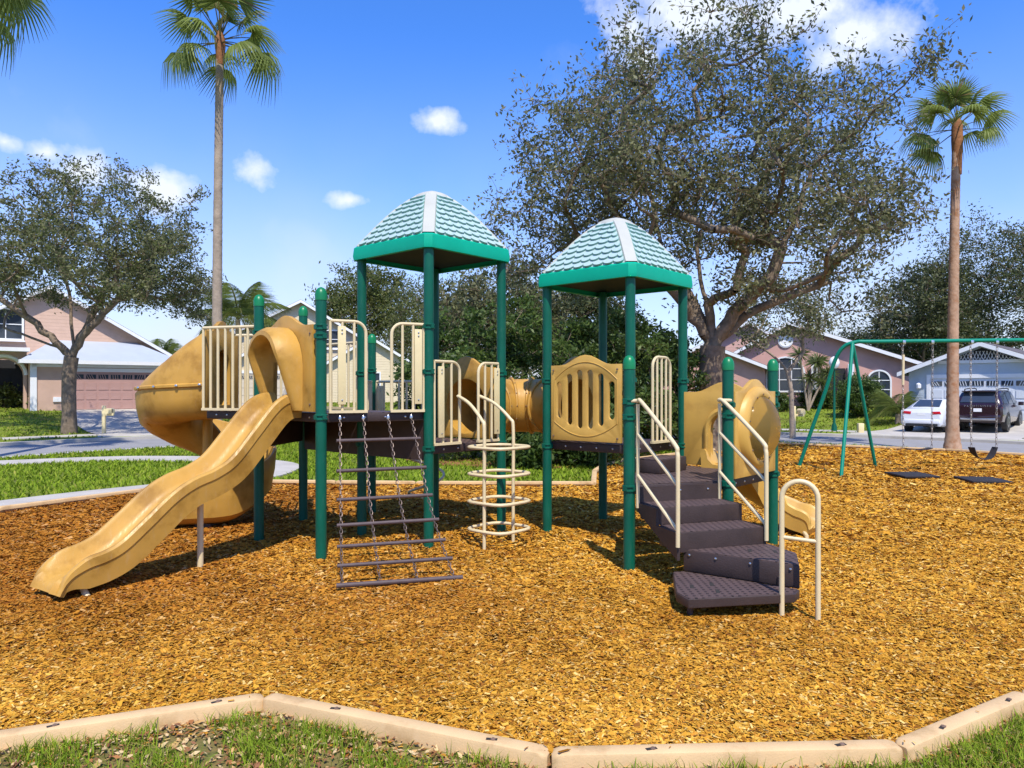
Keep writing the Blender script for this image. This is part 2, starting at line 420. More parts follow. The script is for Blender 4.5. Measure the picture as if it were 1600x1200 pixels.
post(P1, 3.10, [1.60, 2.45, 2.62]); post(P2, 3.05, [1.60, 2.5, 2.6]); post(P3, 3.12, [1.5, 2.4]); post(P4, 2.76, [1.2, 2.2])
for p in (A_L, A_F, A_R, A_B): post(p, 3.66, [1.2, 2.12, 2.66] if p == A_F else [1.2, 2.12], cap=False)
for p in (B_L, B_F, B_R, B_B): post(p, 3.33, [1.17, 2.02], cap=False)
post(S1, 2.27, [.88, 1.62, 1.78]); post(S2, 2.27, [.88, 1.62, 1.74]); post(S3, 2.29, [.88, 1.72, 1.86])

def deck(name, pts, z, th=.1, lip=.02):
    c = Vector((sum(p[0] for p in pts)/len(pts), sum(p[1] for p in pts)/len(pts)))
    P = [c+(Vector(p)-c)*(1-.05/ (Vector(p)-c).length) for p in pts]
    mb = MB().plate([(p.x, p.y) for p in P], [], (0,0,z-th/2), (1,0,0), (0,1,0), th)
    o = wobj(name, mb, 'deck', PS, bevel=.012)
    t = MB().plate([tuple(c+(p-c)*.985) for p in P], [], (0,0,z+.003), (1,0,0), (0,1,0), .006)
    wobj('deck_top', t, 'step', o, smooth=False)
    n = len(P); bm = MB()
    for i in range(n):
        a, b = P[i], P[(i+1)%n]; d = (b-a).normalized(); nn = Vector((d.y,-d.x))
        for k in (.2,.4,.6,.8):
            q = a.lerp(b, k)+nn*.002; bm.lathe([(.014,-.002),(.012,.004),(.004,.007)], (q.x, q.y, z-.05), 6, Vector((nn.x,nn.y,0)).to_track_quat('Z','Y').to_matrix())
    wobj('bolt', bm, 'steel', o, smooth=False)
    return o
deck('deck', [P1, P2, A_F, A_L], ZA); deck('deck', [P1, A_L, P3], ZA-.006)
deck('deck', [P1, P3, (-4.02,10.72), (-3.97,9.46)], ZA-.003)
deck('deck', [A_L, A_F, A_R, A_B], ZB); deck('deck', [A_L, A_B, P4], ZB-.004)
deck('deck', [B_L, B_F, B_R, B_B], ZB)
deck('deck', [S1, S2, B_F], ZC); deck('deck', [S2, S3, B_R, B_F], ZC-.004)
def riser(a, b, z0, z1):
    a = Vector(a); b = Vector(b); d = (b-a).normalized()
    wobj('riser', MB().beam((*(a+d*.06), (z0+z1)/2), (*(b-d*.06), (z0+z1)/2), .03, z1-z0), 'deck', PS)
riser(A_L, A_F, 1.08, ZA-.1); riser(P3, A_L, 1.08, ZA-.1); riser(P1, P3, 1.2, ZA-.1)
# step block between the transfer deck and the second tower
def fr(a, b):
    a = Vector((*a,0)); b = Vector((*b,0)); d = (b-a); return a, d.normalized(), d.length, Vector((d.y,-d.x,0)).normalized()
a, d, ln, nn = fr(B_F, B_R)
q0 = a+d*.1; q1 = a+d*.75
wobj('step_block', MB().plate([(p.x,p.y) for p in (q0, q0+nn*.34, q1+nn*.34, q1)], [], (0,0,ZC+.085), (1,0,0), (0,1,0), .16), 'deck', PS, bevel=.01)
wobj('step_tread', MB().plate([(p.x,p.y) for p in (q0+nn*.01, q0+nn*.33, q1+nn*.33, q1+nn*.01)], [], (0,0,ZC+.169), (1,0,0), (0,1,0), .008), 'step', PS, smooth=False)

# --- roofs
def roof(c, rz, z0, sh):
    """moulded square roof: fascia, four scalloped faces, hip bands, rounded crown"""
    a0 = .745; H = .73; bw = .085
    prof = [(1,0),(.93,.10),(.84,.23),(.74,.375),(.64,.51),(.54,.635),(.44,.745),(.34,.84),(.24,.915),(.16,.96),(.08,.99),(0,1)]
    R = Matrix.Rotation(rz, 3, 'Z'); C = Vector((c[0], c[1], 0))
    def W(x, y, z): return C+R@Vector((x, y, z))
    zt = z0+.175
    base = wobj('roof', MB(), 'teal', PS) if False else None
    def octo(a, ch, z):
        k = [(a,-a+ch),(a,a-ch),(a-ch,a),(-a+ch,a),(-a,a-ch),(-a,-a+ch),(-a+ch,-a),(a-ch,-a)]
        return [W(x, y, z) for x, y in k]
    mb = MB(); rows = []
    for (a, z) in ((a0-.05,z0),(a0+.005,z0),(a0+.012,z0+.05),(a0+.002,zt-.02),(a0-.02,zt)): rows.append(octo(a, .07, z))
    for i in range(len(rows)): mb.v += rows[i]
    for i in range(len(rows)-1):
        for k in range(8): mb.f.append((i*8+k, i*8+(k+1)%8, (i+1)*8+(k+1)%8, (i+1)*8+k))
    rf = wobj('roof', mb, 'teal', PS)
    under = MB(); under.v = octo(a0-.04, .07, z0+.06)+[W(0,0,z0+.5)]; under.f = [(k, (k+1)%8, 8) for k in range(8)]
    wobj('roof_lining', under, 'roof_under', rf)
    # faces
    def A(t):
        for i in range(len(prof)-1):
            (r0, h0), (r1, h1) = prof[i], prof[i+1]
            if r1 <= t <= r0: return h0+(h1-h0)*(r0-t)/(r0-r1)
        return 1
    am = a0-.02
    def ch(t): return min(bw, am*t*.5)
    shell = MB()
    ts = [p[0] for p in prof[:-1]]
    for t in ts: shell.v += octo(am*t+.0005, ch(t), zt+H*A(t))
    for i in range(len(ts)-1):
        for k in (0,2,4,6): shell.f.append((i*8+k, i*8+(k+1)%8, (i+1)*8+(k+1)%8, (i+1)*8+k))
    wobj('roof_face', shell, 'mint', rf)
    for k in (1,3,5,7):      # hip bands, each a raised strip
        band = MB()
        for t in ts:
            o8 = octo(am*t+.012, ch(t)+.012, zt+H*A(t)+.012); o7 = octo(am*t, ch(t)+.03, zt+H*A(t)-.003)
            band.v += [o7[k], o8[k], o8[(k+1)%8], o7[(k+1)%8]]
        for i in range(len(ts)-1):
            for j in range(3): band.f.append((i*4+j, i*4+j+1, i*4+j+5, i*4+j+4))
        wobj('hip_band', band, 'hip_grey', rf)
    crown = MB()
    tt = [.27,.22,.17,.12,.08,.04,.001]; m = 24
    for t in tt:
        for j in range(m):
            an = 2*PI*j/m; f = .87+.13*abs(math.cos(2*an))
            s = am*t*1.16*(1 if t > .1 else 1)
            q = 1/max(abs(math.cos(an)), abs(math.sin(an))); q = q*.35+.65*1.08
            crown.v.append(W(s*q*math.cos(an), s*q*math.sin(an), zt+H*A(t)+(.014 if t < .25 else -.03)))
    for i in range(len(tt)-1):
        for j in range(m): crown.f.append((i*m+j, i*m+(j+1)%m, (i+1)*m+(j+1)%m, (i+1)*m+j))
    wobj('crown', crown, 'hip_grey', rf)
    # shingles
    nrow = 9; far = MB()
    cum = [0]
    for i in range(len(prof)-1): cum.append(cum[-1]+math.hypot((prof[i+1][0]-prof[i][0])*am, (prof[i+1][1]-prof[i][1])*H))
    def at(s):
        for i in range(len(cum)-1):
            if cum[i] <= s <= cum[i+1]:
                k = (s-cum[i])/(cum[i+1]-cum[i]); return prof[i][0]+(prof[i+1][0]-prof[i][0])*k
        return 0
    smax = .80*cum[-1]; hrow = smax/nrow
    for face in range(4):
        Rf = R @ Matrix.Rotation(face*PI/2, 3, 'Z')
        # local face: outward +x, across +y
        vis = (Rf @ Vector((1,0,0))).y < .3
        for r in range(nrow):
            s0 = .012+hrow*r; tA = at(s0); tB = at(min(s0+hrow*1.1, cum[-1]))
            pA = Vector((am*tA, 0, zt+H*A(tA))); pB = Vector((am*tB, 0, zt+H*A(tB)))
            upv = (pB-pA).normalized(); nrm = Vector((-upv.z, 0, upv.x)); nrm = -nrm if nrm.x < 0 else nrm
            hw = am*tA-ch(tA)-.022; wd = .137; n = int((2*hw)/wd+ (.5 if r % 2 else 0))
            n = max(1, int(2*hw/wd)); sw = 2*hw/n; off = sw/2 if r % 2 else 0
            cols = [(-hw+sw*(i+.5), sw) for i in range(n)]
            if r % 2 and n > 1:
                cols = [(-hw+sw/4, sw/2)]+[(-hw+sw*(i+1), sw) for i in range(n-1)]+[(hw-sw/4, sw/2)]
            for (yc, swd) in cols:
                yt = yc*(am*tB-ch(tB)-.02)/max(hw,.01)
                M3 = Matrix((Vector((0,1,0)), upv, nrm)).transposed(); M3 = Rf @ M3
                pos = C+Rf@(pA+Vector((0,yc,0)))
                sk = (yt-yc)/(hrow*1.1)
                M4 = Matrix.Translation(pos) @ M3.to_4x4() @ Matrix(((swd/.137, sk, 0, 0),(0, hrow/.1, 0, 0),(0,0,1,0),(0,0,0,1)))
                if vis:
                    o = bpy.data.objects.new('shingle', sh); COL.objects.link(o); o.parent = rf; o.matrix_basis = Matrix.Identity(4); o.matrix_parent_inverse = M4
                else:
                    far.add([M4 @ v.co for v in sh.vertices], [tuple(p.vertices) for p in sh.polygons])
    o = wobj('shingle_field', far, 'mint', rf, smooth=False); o['kind'] = 'stuff'
    return rf
def shingle_mesh():
    mb = MB(); w_, h_ = .0665, .112
    low = arc((0, .034), w_*.97, 180, 360, 10, ry=.05)        # scalloped lower edge
    top = [(w_, h_), (-w_, h_)]
    pts = low+top; n = len(pts)
    def zz(y): return .03-.027*((y+.016)/h_)
    mb.v = [(x, y, zz(y)) for x, y in pts]+[(x, y-.004 if i < len(low) else y, -.004) for i, (x, y) in enumerate(pts)]
    mb.f = [tuple(range(n))]+[(i, n+i, n+(i+1)%n, (i+1)%n) for i in range(n)]
    me = raw_mesh('shingle', mb, 'mint'); me.materials.append(MATS['shingle_edge'])
    for p in me.polygons: p.material_index = 0 if p.index == 0 else 1
    return me
SH = shingle_mesh()
rA = math.atan2(A_R[1]-A_F[1], A_R[0]-A_F[0]); rB = math.atan2(B_R[1]-B_F[1], B_R[0]-B_F[0])
roof((-1.051, 9.68), rA, 3.61, SH); roof((1.363, 9.717), rB, 3.27, SH)

# --- guards of vertical bars
def guard(a, b, f0, f1, z0, z1, n, rnd, zb=.02, plate_end=None, r=.019):
    """barrier on the edge a-b between fractions f0..f1; rnd: which top corner is rounded ('l','r','lr','')"""
    A0, d, ln, nn = fr(a, b); u0, u1 = ln*f0, ln*f1; rr = .13
    def Q(u, z, o=0): return A0+d*u+nn*o+Vector((0,0,z))
    path = []
    if 'l' in rnd: path += [Q(u0, z0+zb)]+[Q(u0+rr-rr*math.cos(t), z1-rr+rr*math.sin(t)) for t in [i*PI/12 for i in range(7)]]
    else: path += [Q(u0, z1)]
    if 'r' in rnd: path += [Q(u1-rr+rr*math.sin(t), z1-rr+rr*math.cos(t)) for t in [i*PI/12 for i in range(7)]]+[Q(u1, z0+zb)]
    else: path += [Q(u1, z1)]
    mb = MB().tube(path, r, 8)
    g = wobj('guard_rail', mb, 'cream', PS)
    wobj('bottom_rail', MB().beam(Q(u0-.015, z0+zb), Q(u1+.015, z0+zb), .045, .03), 'cream', g)
    for i in range(n):
        u = u0+(u1-u0)*(i+ (0 if rnd in ('r','') else 1))/(n if rnd != '' else n-1) if rnd != 'lr' else u0+(u1-u0)*(i+1)/(n+1)
        top = z1
        wobj('bar', MB().tube([Q(u, z0+zb), Q(u, top-.002)], r*.85, 8), 'cream', g)
    if plate_end is not None:
        u = u0+(u1-u0)*plate_end
        mb = MB().plate([(-.045, z0+.1), (.045, z0+.1), (.045, z1-.06), (-.045, z1-.06)], [], Q(u, 0, .03), d, (0,0,1), .02)
        pl = wobj('mounting_plate', mb, 'cream_panel', g, bevel=.006)
        bm = MB()
        for zz in (z1-.1, z1-.14, z0+.15): bm.lathe([(.011,0),(.01,.006),(.003,.009)], Q(u, zz, .041), 6, nn.to_track_quat('Z','Y').to_matrix())
        wobj('bolt', bm, 'steel', pl)
    return g
guard(P2, A_F, .08, .40, ZA, 2.70, 3, 'r', plate_end=.3); guard(P2, A_F, .64, .95, ZA, 2.70, 3, 'l', plate_end=.8)
guard(A_F, A_R, .07, .40, ZB, 2.27, 3, 'r', plate_end=.2); guard(A_F, A_R, .66, .95, ZB, 2.27, 3, 'l', plate_end=.85)
guard(P1, (-3.97,9.46), .06, .99, ZA, 2.72, 8, '', r=.021)
guard(P3, (-4.02,10.72), .06, .99, ZA, 2.72, 8, '', r=.021)
guard(P3, A_L, .08, .93, ZA, 2.55, 7, ''); guard(P4, A_B, .08, .93, ZB, 2.05, 8, '', plate_end=.1); guard(P4, A_L, .08, .93, ZB, 2.05, 8, '')
guard(B_F, B_R, .40, .74, ZB, 2.34, 3, 'lr')

# --- panels of moulded plastic
def bell(w0, z0, z1, hump, n=14):
    """panel outline with a bell-shaped crest"""
    top = [(w0-2*w0*i/n, z1+hump*(.5-.5*math.cos(2*PI*min(1,max(0,(i/n-.14)/.72))))) for i in range(n+1)]
    return [(-w0, z0), (w0, z0)]+top
def stad(x, z0, z1, r): return arc((x, z1-r), r, 0, 180, 6)+arc((x, z0+r), r, 180, 360, 6)
def panel(a, b, outer, holes, off=0, th=.05, m='tan_panel', name='panel', bevel=.014):
    A0, d, ln, nn = fr(a, b); o = A0+d*ln/2+nn*off
    p = wobj(name, MB().plate(outer, holes, o, d, (0,0,1), th), m, PS, bevel=bevel)
    return p, o, d, nn
# slotted panel on the second tower
hw = .535; slots = [(x_, .15+.8*x_*x_, .90-.95*x_*x_) for x_ in (-.40,-.24,-.08,.08,.24,.40)]
zc = 1.285
def slot_h(x, lo, hi): return stad(x, zc+lo, zc+hi, .044)
sp, o, d, nn = panel(B_L, B_F, bell(hw, zc, zc+.955, .125), [slot_h(*s) for s in slots], .03, .032)
xs_ = [-.48+.96*i/16 for i in range(17)]
rib = [o+d*x+Vector((0,0,zc+.06+.75*x*x))+nn*.017 for x in xs_]+[o+d*x+Vector((0,0,zc+.99-.95*x*x))+nn*.017 for x in xs_[::-1]]
wobj('moulded_oval', MB().tube(rib, .006, 6, closed=True), 'tan_panel', sp)
def rims(p, o, d, nn, holes, r=.007):
    for h in holes:
        wobj('slot_rim', MB().tube([o+d*x+Vector((0,0,z))+nn*.016 for x, z in h], r, 6, closed=True), 'tan_panel', p)
def pbolts(p, o, d, nn, pts, off=.026):
    mb = MB()
    for x, z in pts: mb.lathe([(.014,0),(.013,.006),(.004,.01)], o+d*x+Vector((0,0,z))+nn*off, 8, nn.to_track_quat('Z','Y').to_matrix())
    wobj('bolt', mb, 'rust', p)
pbolts(sp, o, d, nn, [(-.49,zc+.05),(.49,zc+.05),(-.49,zc+.89),(.49,zc+.89)])

# slide hood on the front edge P1-P2
def arch_hole(x, z0, z1, r): return [(x+r, z0)]+arc((x, z1-r), r, 0, 180, 12)+[(x-r, z0)]
hp, o, d, nn = panel(P1, P2, bell(.62, ZA+.02, ZA+1.0, .14), [arch_hole(-.02, ZA+.06, ZA+.86, .255)], .02, .05, 'tan', 'slide_hood')
path = [o+d*x+Vector((0,0,z)) for x, z in arch_hole(-.02, ZA+.04, ZA+.88, .29)]
def hoodloft(o, d, nn, pairs, m, parent, name):
    """flared mouth: rings of an arch pushed outwards"""
    mb = MB(); k = None
    for (r, zt, off, x0) in pairs:
        ring_ = arch_hole(x0, ZA+.03, zt, r); k = len(ring_)
        mb.v += [o+d*x+Vector((0,0,z))+nn*(off*(.25+.75*min(1,max(0,(z-ZA)/.7)))) for x, z in ring_]
    for i in range(len(pairs)-1):
        for j in range(k-1): mb.f.append((i*k+j, i*k+j+1, (i+1)*k+j+1, (i+1)*k+j))
    return wobj(name, mb, m, parent)
hoodloft(o, d, nn, [(.43,ZA+1.0,.03,-.02),(.42,ZA+1.0,.12,-.02),(.40,ZA+.99,.24,-.02),(.36,ZA+.95,.31,-.02),(.315,ZA+.90,.32,-.02),(.275,ZA+.86,.27,-.02),(.255,ZA+.85,.1,-.02),(.255,ZA+.85,-.04,-.02)], 'tan', hp, 'hood_mouth')
pbolts(hp, o, d, nn, [(-.57,ZA+.1),(.57,ZA+.1),(-.57,ZA+.9),(.57,ZA+.9)])

# panel with the exit to the little curved slide (edge B_R - S3)
ep, o, d, nn = panel(S3, B_R, bell(.56, ZC+.02, ZC+.97, .13), [arch_hole(-.02, ZC+.06, ZC+.74, .23)], -.02, .05, 'tan_panel', 'slide_hood')
mb = MB(); ringp = [o+d*x+Vector((0,0,z))-nn*.03 for x, z in arch_hole(-.02, ZC+.05, ZC+.74, .25)]
mb.tube(ringp, .045, 8); ringp = [p+nn*.08 for p in ringp]; mb.tube(ringp, .04, 8)
wobj('hood_mouth', mb, 'tan_panel', ep)

# bubble window panel on S2-S3
cz = 1.49
circ = [(x, z) for x, z in arc((0, cz), .36, 0, 360, 36)][:-1]
bp_, o, d, nn = panel(S2, S3, bell(.57, ZC+.02, ZC+.98, .14), [circ], .03, .05, 'tan_panel', 'bubble_panel')
mb = MB(); prof = [(.50,0),(.475,.04),(.44,.075),(.40,.088),(.37,.08),(.355,.05),(.352,-.01)]
for (r, off) in prof:
    mb.v += [o+d*x*1.0+Vector((0,0,(z-cz)*1.0+cz))+nn*(off+.022) for x, z in [(r*math.cos(2*PI*k/40), cz+min(r,.47)*math.sin(2*PI*k/40)) for k in range(40)]]
for i in range(len(prof)-1):
    for k in range(40): mb.f.append((i*40+k, i*40+(k+1)%40, (i+1)*40+(k+1)%40, (i+1)*40+k))
bz = wobj('bubble_bezel', mb, 'tan_panel', bp_)
mb = MB(); dome = [(.37,.085),(.355,.12),(.31,.175),(.24,.22),(.16,.25),(.08,.265),(.01,.27)]
for (r, off) in dome: mb.v += [o+d*r*math.cos(2*PI*k/32)+Vector((0,0,cz+r*math.sin(2*PI*k/32)))+nn*off for k in range(32)]
for i in range(len(dome)-1):
    for k in range(32): mb.f.append((i*32+k, i*32+(k+1)%32, (i+1)*32+(k+1)%32, (i+1)*32+k))
wobj('bubble_window', mb, 'bubble', bp_)
mb = MB()
for k in range(14):
    a_ = 2*PI*(k+.5)/14; mb.lathe([(.012,0),(.011,.006),(.004,.01)], o+d*.385*math.cos(a_)+Vector((0,0,cz+.385*math.sin(a_)))+nn*.108, 6, nn.to_track_quat('Z','Y').to_matrix())
wobj('bolt', mb, 'rust', bp_)

# --- crawl tunnel between the towers
nA = Vector((.66,.75,0)); nB = Vector((-.75,.66,0)); e1 = Vector((-.626,10.165,0)); e2 = Vector((.886,10.14,0)); zt_ = 1.70
pts = [e1, e1+nA*.3, Vector((-.12,10.70,0)), Vector((.13,10.75,0)), Vector((.40,10.69,0)), e2+nB*.3, e2]
tp = [Vector((p[0],p[1],zt_)) for p in spline([(p.x,p.y,0) for p in pts], 5)]
tn = wobj('crawl_tunnel', MB().tube(tp, .385, 28, cap=False), 'tan', PS)
for k in (7, 12, 18, 23):
    t = (tp[k+1]-tp[k-1]).normalized()
    c0 = tp[k]; s_ = t.cross(Vector((0,0,1))).normalized()
    rp = [c0+(s_*math.cos(2*PI*i/28)+Vector((0,0,1))*math.sin(2*PI*i/28))*.397 for i in range(28)]
    wobj('flange', MB().tube(rp, .022, 6, closed=True), 'tan', tn)
    bm = MB()
    for i in range(0, 28, 2): bm.lathe([(.012,0),(.004,.01)], c0+(s_*math.cos(2*PI*i/28)+Vector((0,0,1))*math.sin(2*PI*i/28))*.415, 6)
    wobj('bolt', bm, 'rust', tn)
for (a, b) in ((A_R, A_B), (B_B, B_L)):
    hole = [(x, z) for x, z in arc((0, zt_), .38, 0, 360, 32)][:-1]
    panel(a, b, bell(.56, ZB+.02, ZB+.98, .16), [hole], .0, .05, 'tan', 'tunnel_panel')

# --- front wave slide
s0 = Vector((-2.66, 8.70, 0)); s1 = Vector((-4.10, 6.72, 0)); dr = (s1-s0).normalized(); LN = (s1-s0).length
key = [(0,1.70),(.12,1.70),(.27,1.62),(.5,1.38),(.8,1.07),(1.05,.93),(1.3,.85),(1.5,.74),(1.75,.54),(2.0,.35),(2.2,.265),(2.4,.23),(2.52,.21),(2.6,.17),(2.635,.11)]
kk = LN/2.5
def uprof(w_, hl, hr, skirt):
    return [(-w_-.03,-skirt),(-w_-.045,hl*.45),(-w_-.055,hl*.5),(-w_-.05,hl*.9),(-w_-.03,hl),(-w_,hl),(-w_+.025,hl*.85),(-w_+.05,.07),(-w_+.12,.01),(0,0),(w_-.12,.01),(w_-.05,.07),(w_-.025,hr*.85),(w_,hr),(w_+.03,hr),(w_+.05,hr*.9),(w_+.055,hr*.5),(w_+.045,hr*.45),(w_+.03,-skirt)]
path = []; profs = []
sm = spline(key, 6)
for i, (u, z) in enumerate(sm):
    path.append(s0+dr*u*kk+Vector((0,0,z)))
    h = .19
    if u > 2.3: h = .19*max(.15, 1-((u-2.3)/.335)**2)
    if u < .1: h = .19
    profs.append(uprof(.245, h, h, .10 if u < 2.4 else max(.02, .10-(u-2.4)*.3)))
sl_ = wobj('wave_slide', MB().sweep(path, profs), 'tan', PS)
mid = s0+dr*1.12*kk
wobj('support_leg', MB().tube([mid+Vector((0,0,-.03)), mid+Vector((0,0,.82))], .032, 12), 'cream', sl_)
end = s0+dr*2.38*kk+Vector((.16,-.12,0))
wobj('support_leg', MB().tube([end+Vector((.05,-.06,-.04)), end+Vector((.03,-.03,.05)), end+Vector((-.04,.02,.11))], .03, 10), 'cream', sl_)

# --- little curved slide
key = [(2.62,9.28,.97),(2.76,9.43,.95),(2.95,9.62,.80),(3.2,9.74,.58),(3.46,9.74,.37),(3.66,9.65,.25),(3.82,9.54,.20),(3.9,9.48,.15)]
sm = spline(key, 6); path = [Vector(p) for p in sm]; n = len(path); profs = []
for i in range(n):
    u = i/(n-1); h = .2 if u < .8 else .2*max(.15, 1-((u-.8)/.2)**2)
    profs.append(uprof(.225, h, h, .09))
cs = wobj('curved_slide', MB().sweep(path, profs), 'tan_panel', PS)
wobj('support_leg', MB().tube([(3.68,9.2,-.03),(3.68,9.2,.1),(3.72,9.45,.14)], .025, 8), 'cream', cs)

# --- spiral slide
C0 = Vector((-4.42, 10.70, 0)); RS = .56
pp = [(-3.99, 10.14, 1.70), (-4.2, 10.14, 1.69)]
na = 22
for i in range(na+1):
    a_ = math.radians(270-345*i/na); f = i/na
    pp.append((C0.x+RS*math.cos(a_), C0.y+RS*math.sin(a_), 1.68-.09*f/.16 if f <= .16 else 1.59-1.33*min(1,(f-.16)/.76)))
pp += [(-4.55, 10.10, .25), (-4.75, 10.07, .23)]
sm = spline(pp, 3); path = [Vector(p) for p in sm]; n = len(path); profs = []
for i in range(n):
    u = i/(n-1); e = 1 if u < .93 else max(.4, 1-((u-.93)/.07)**2)
    hl = (.33+.14*sstep((u-.15)/.5))*e; hr = .32*e
    # left of travel is the outer wall? travel turns right (clockwise), so the outer wall is on the left (negative lateral)
    w_ = .31
    profs.append([(-w_-.02,-.05),(-w_-.06,hl*.4),(-w_-.065,hl*.92),(-w_-.04,hl),(-w_-.01,hl*.97),(-w_+.02,hl*.5),(-w_+.1,.08),(-.1,0),(.1,0),(w_-.1,.08),(w_-.02,hr*.5),(w_,hr*.97),(w_+.03,hr),(w_+.055,hr*.92),(w_+.05,hr*.4),(w_+.02,-.04),(w_-.06,-.12),(.12,-.17),(-.12,-.17),(-w_+.06,-.12)])
ss = wobj('spiral_slide', MB().sweep(path, profs), 'tan', PS)
hood = MB(); nh = int(n*.235); k = 15
for i in range(nh):
    t = (path[min(i+1,n-1)]-path[max(i-1,0)]).normalized(); h_ = Vector((t.x,t.y,0)).normalized(); sd = Vector((h_.y,-h_.x,0))
    u = i/(nh-1); Hh = .84*(1-u**1.05)+.02; base = Vector((path[i].x, path[i].y, 2.0-.06*u))
    for j in range(k):
        a_ = PI*j/(k-1); ca, sa = math.cos(a_), math.sin(a_)
        hood.v.append(base+sd*(-.36*math.copysign(abs(ca)**.6, ca))+Vector((0,0,Hh*abs(sa)**.75)))
for i in range(nh-1):
    for j in range(k-1): hood.f.append((i*k+j, i*k+j+1, (i+1)*k+j+1, (i+1)*k+j))
hd = wobj('spiral_hood', hood, 'tan', ss)
fl = MB()
for sgn in (-1, 1):
    pts = []
    for i in range(0, nh):
        t = (path[min(i+1,n-1)]-path[max(i-1,0)]).normalized(); h_ = Vector((t.x,t.y,0)).normalized(); sd = Vector((h_.y,-h_.x,0))
        pts.append(Vector((path[i].x, path[i].y, 2.0-.06*i/nh))+sd*sgn*.375)
    fl.tube(pts, .03, 6)
wobj('hood_flange', fl, 'tan', hd)
bm = MB()
for i in (2, 6, 10, 14):
    t = (path[i+1]-path[i-1]).normalized(); h_ = Vector((t.x,t.y,0)).normalized(); sd = Vector((h_.y,-h_.x,0))
    bm.lathe([(.022,0),(.02,.012),(.006,.02)], Vector((path[i].x, path[i].y, 2.0-.06*i/nh))-sd*.405, 8, (-sd).to_track_quat('Z','Y').to_matrix())
wobj('bolt', bm, 'steel', hd)
for i0 in (16, 21, 26):     # moulded ribs under the spiral bed
    pts = []
    for j in range(9):
        i = min(n-1, i0+j); t = (path[min(i+1,n-1)]-path[i-1]).normalized(); h_ = Vector((t.x,t.y,0)).normalized(); sd = Vector((h_.y,-h_.x,0))
        pts.append(path[i]+sd*(-.25+.5*j/8)+Vector((0,0,-.165+.04*abs(j-4)/4)))
    wobj('rib', MB().tube(pts, [.006]+[.022]*7+[.006], 6), 'tan', ss)
# entry plate of the spiral (faces along x), arch opening
pl = wobj('spiral_entry_panel', MB().plate(bell(.56, ZA+.0, ZA+1.04, .17), [arch_hole(0, ZA+.06, ZA+.82, .24)], (-3.985, 10.10, 0), (0,1,0), (0,0,1), .05), 'tan', ss, bevel=.012)
wobj('spiral_column', MB().tube([(C0.x, C0.y, -.03), (C0.x, C0.y, 1.75)], .07, 14), 'tan', ss)
wobj('exit_foot', MB().box((-4.2, 10.15, .05), (.22,.3,.12)), 'deck', ss)

# --- chain net climber
A0, d, ln, nn = fr(P2, A_F)
tops = [A0+d*ln*f+Vector((0,0,ZA-.05))+nn*.03 for f in (.16,.37,.60,.82)]
bots = [Vector((-1.60+ .345*i, 6.93+.095*i, .085)) for i in range(4)]
net = None
def chain_mesh(a, b, pitch=.05, r=.0045, sag=0, seg=8, ms=4):
    a = Vector(a); b = Vector(b); n = max(2, int((b-a).length/pitch)); t = (b-a).normalized()
    s_ = t.cross(Vector((0,1,0)) if abs(t.y) < .9 else Vector((1,0,0))).normalized(); q = t.cross(s_); mb = MB()
    for i in range(n):
        f = (i+.5)/n; c = a.lerp(b, f)+Vector((0,0,-sag*4*f*(1-f))); sx_ = s_ if i % 2 else q
        mb.tube([c+t*math.cos(2*PI*k/seg)*pitch*.68+sx_*math.sin(2*PI*k/seg)*pitch*.3 for k in range(seg)], r, ms, closed=True)
    return mb
def netpt(i, f):
    p = tops[i].lerp(bots[i], f); return p+Vector((0,0,-.20*math.sin(PI*f)**1.2))
rows = [.12,.27,.42,.57,.715,.86,1.0]
net = wobj('net_climber', MB().tube([netpt(0,1)+Vector((-.05,-.01,0)), netpt(3,1)+Vector((.08,.02,0))], .024, 10), 'dark_rung', PS)
for f in rows[:-1]:
    wobj('rung', MB().tube([netpt(0,f)+Vector((-.04,-.01,0)), netpt(3,f)+Vector((.05,.02,0))], .02, 10), 'dark_rung', net)
for i in range(4):
    mb = MB(); prev = 0
    for f in rows: mb2 = chain_mesh(netpt(i, prev), netpt(i, f)); mb.add(mb2.v, mb2.f); prev = f
    wobj('chain', mb, 'chain', net, smooth=False)
    wobj('hanger_bolt', MB().lathe([(.02,-.02),(.022,.01),(.008,.03)], tops[i], 8), 'steel', net)

# --- ring climber with hand rails in front of the first tower
A0, d, ln, nn = fr(A_F, A_R)
pa = Vector((-.325, 8.63, 0)); pb = Vector((.015, 9.12, 0)); rc = None
def climb_pole(p, gx):
    g = A0+d*ln*gx+nn*.02
    return MB().tube(spline([tuple(p+Vector((0,0,-.04))), tuple(p+Vector((0,0,.8))), tuple(p+Vector((0,0,1.45))), tuple(p*.9+g*.1+Vector((0,0,1.57))), tuple(p*.45+g*.55+Vector((0,0,1.75))), tuple(g+Vector((0,0,1.84))), tuple(g-nn*.03+Vector((0,0,1.84)))], 5), .021, 10)
rc = wobj('ring_climber', climb_pole(pa, .38), 'cream', PS)
wobj('climber_pole', climb_pole(pb, .68), 'cream', rc)
cc = (pa+pb)/2
for z in (.26,.59,.92,1.24):
    pts = []
    for k in range(32):
        a_ = 2*PI*k/32; q = abs(math.cos(a_))**4+abs(math.sin(a_))**4; rr = .335/q**.25
        pts.append(cc+d*rr*math.cos(a_)*.92+nn*rr*math.sin(a_)*.9+Vector((0,0,z)))
    wobj('ring_rung', MB().tube(pts, .02, 8, closed=True), 'cream', rc)
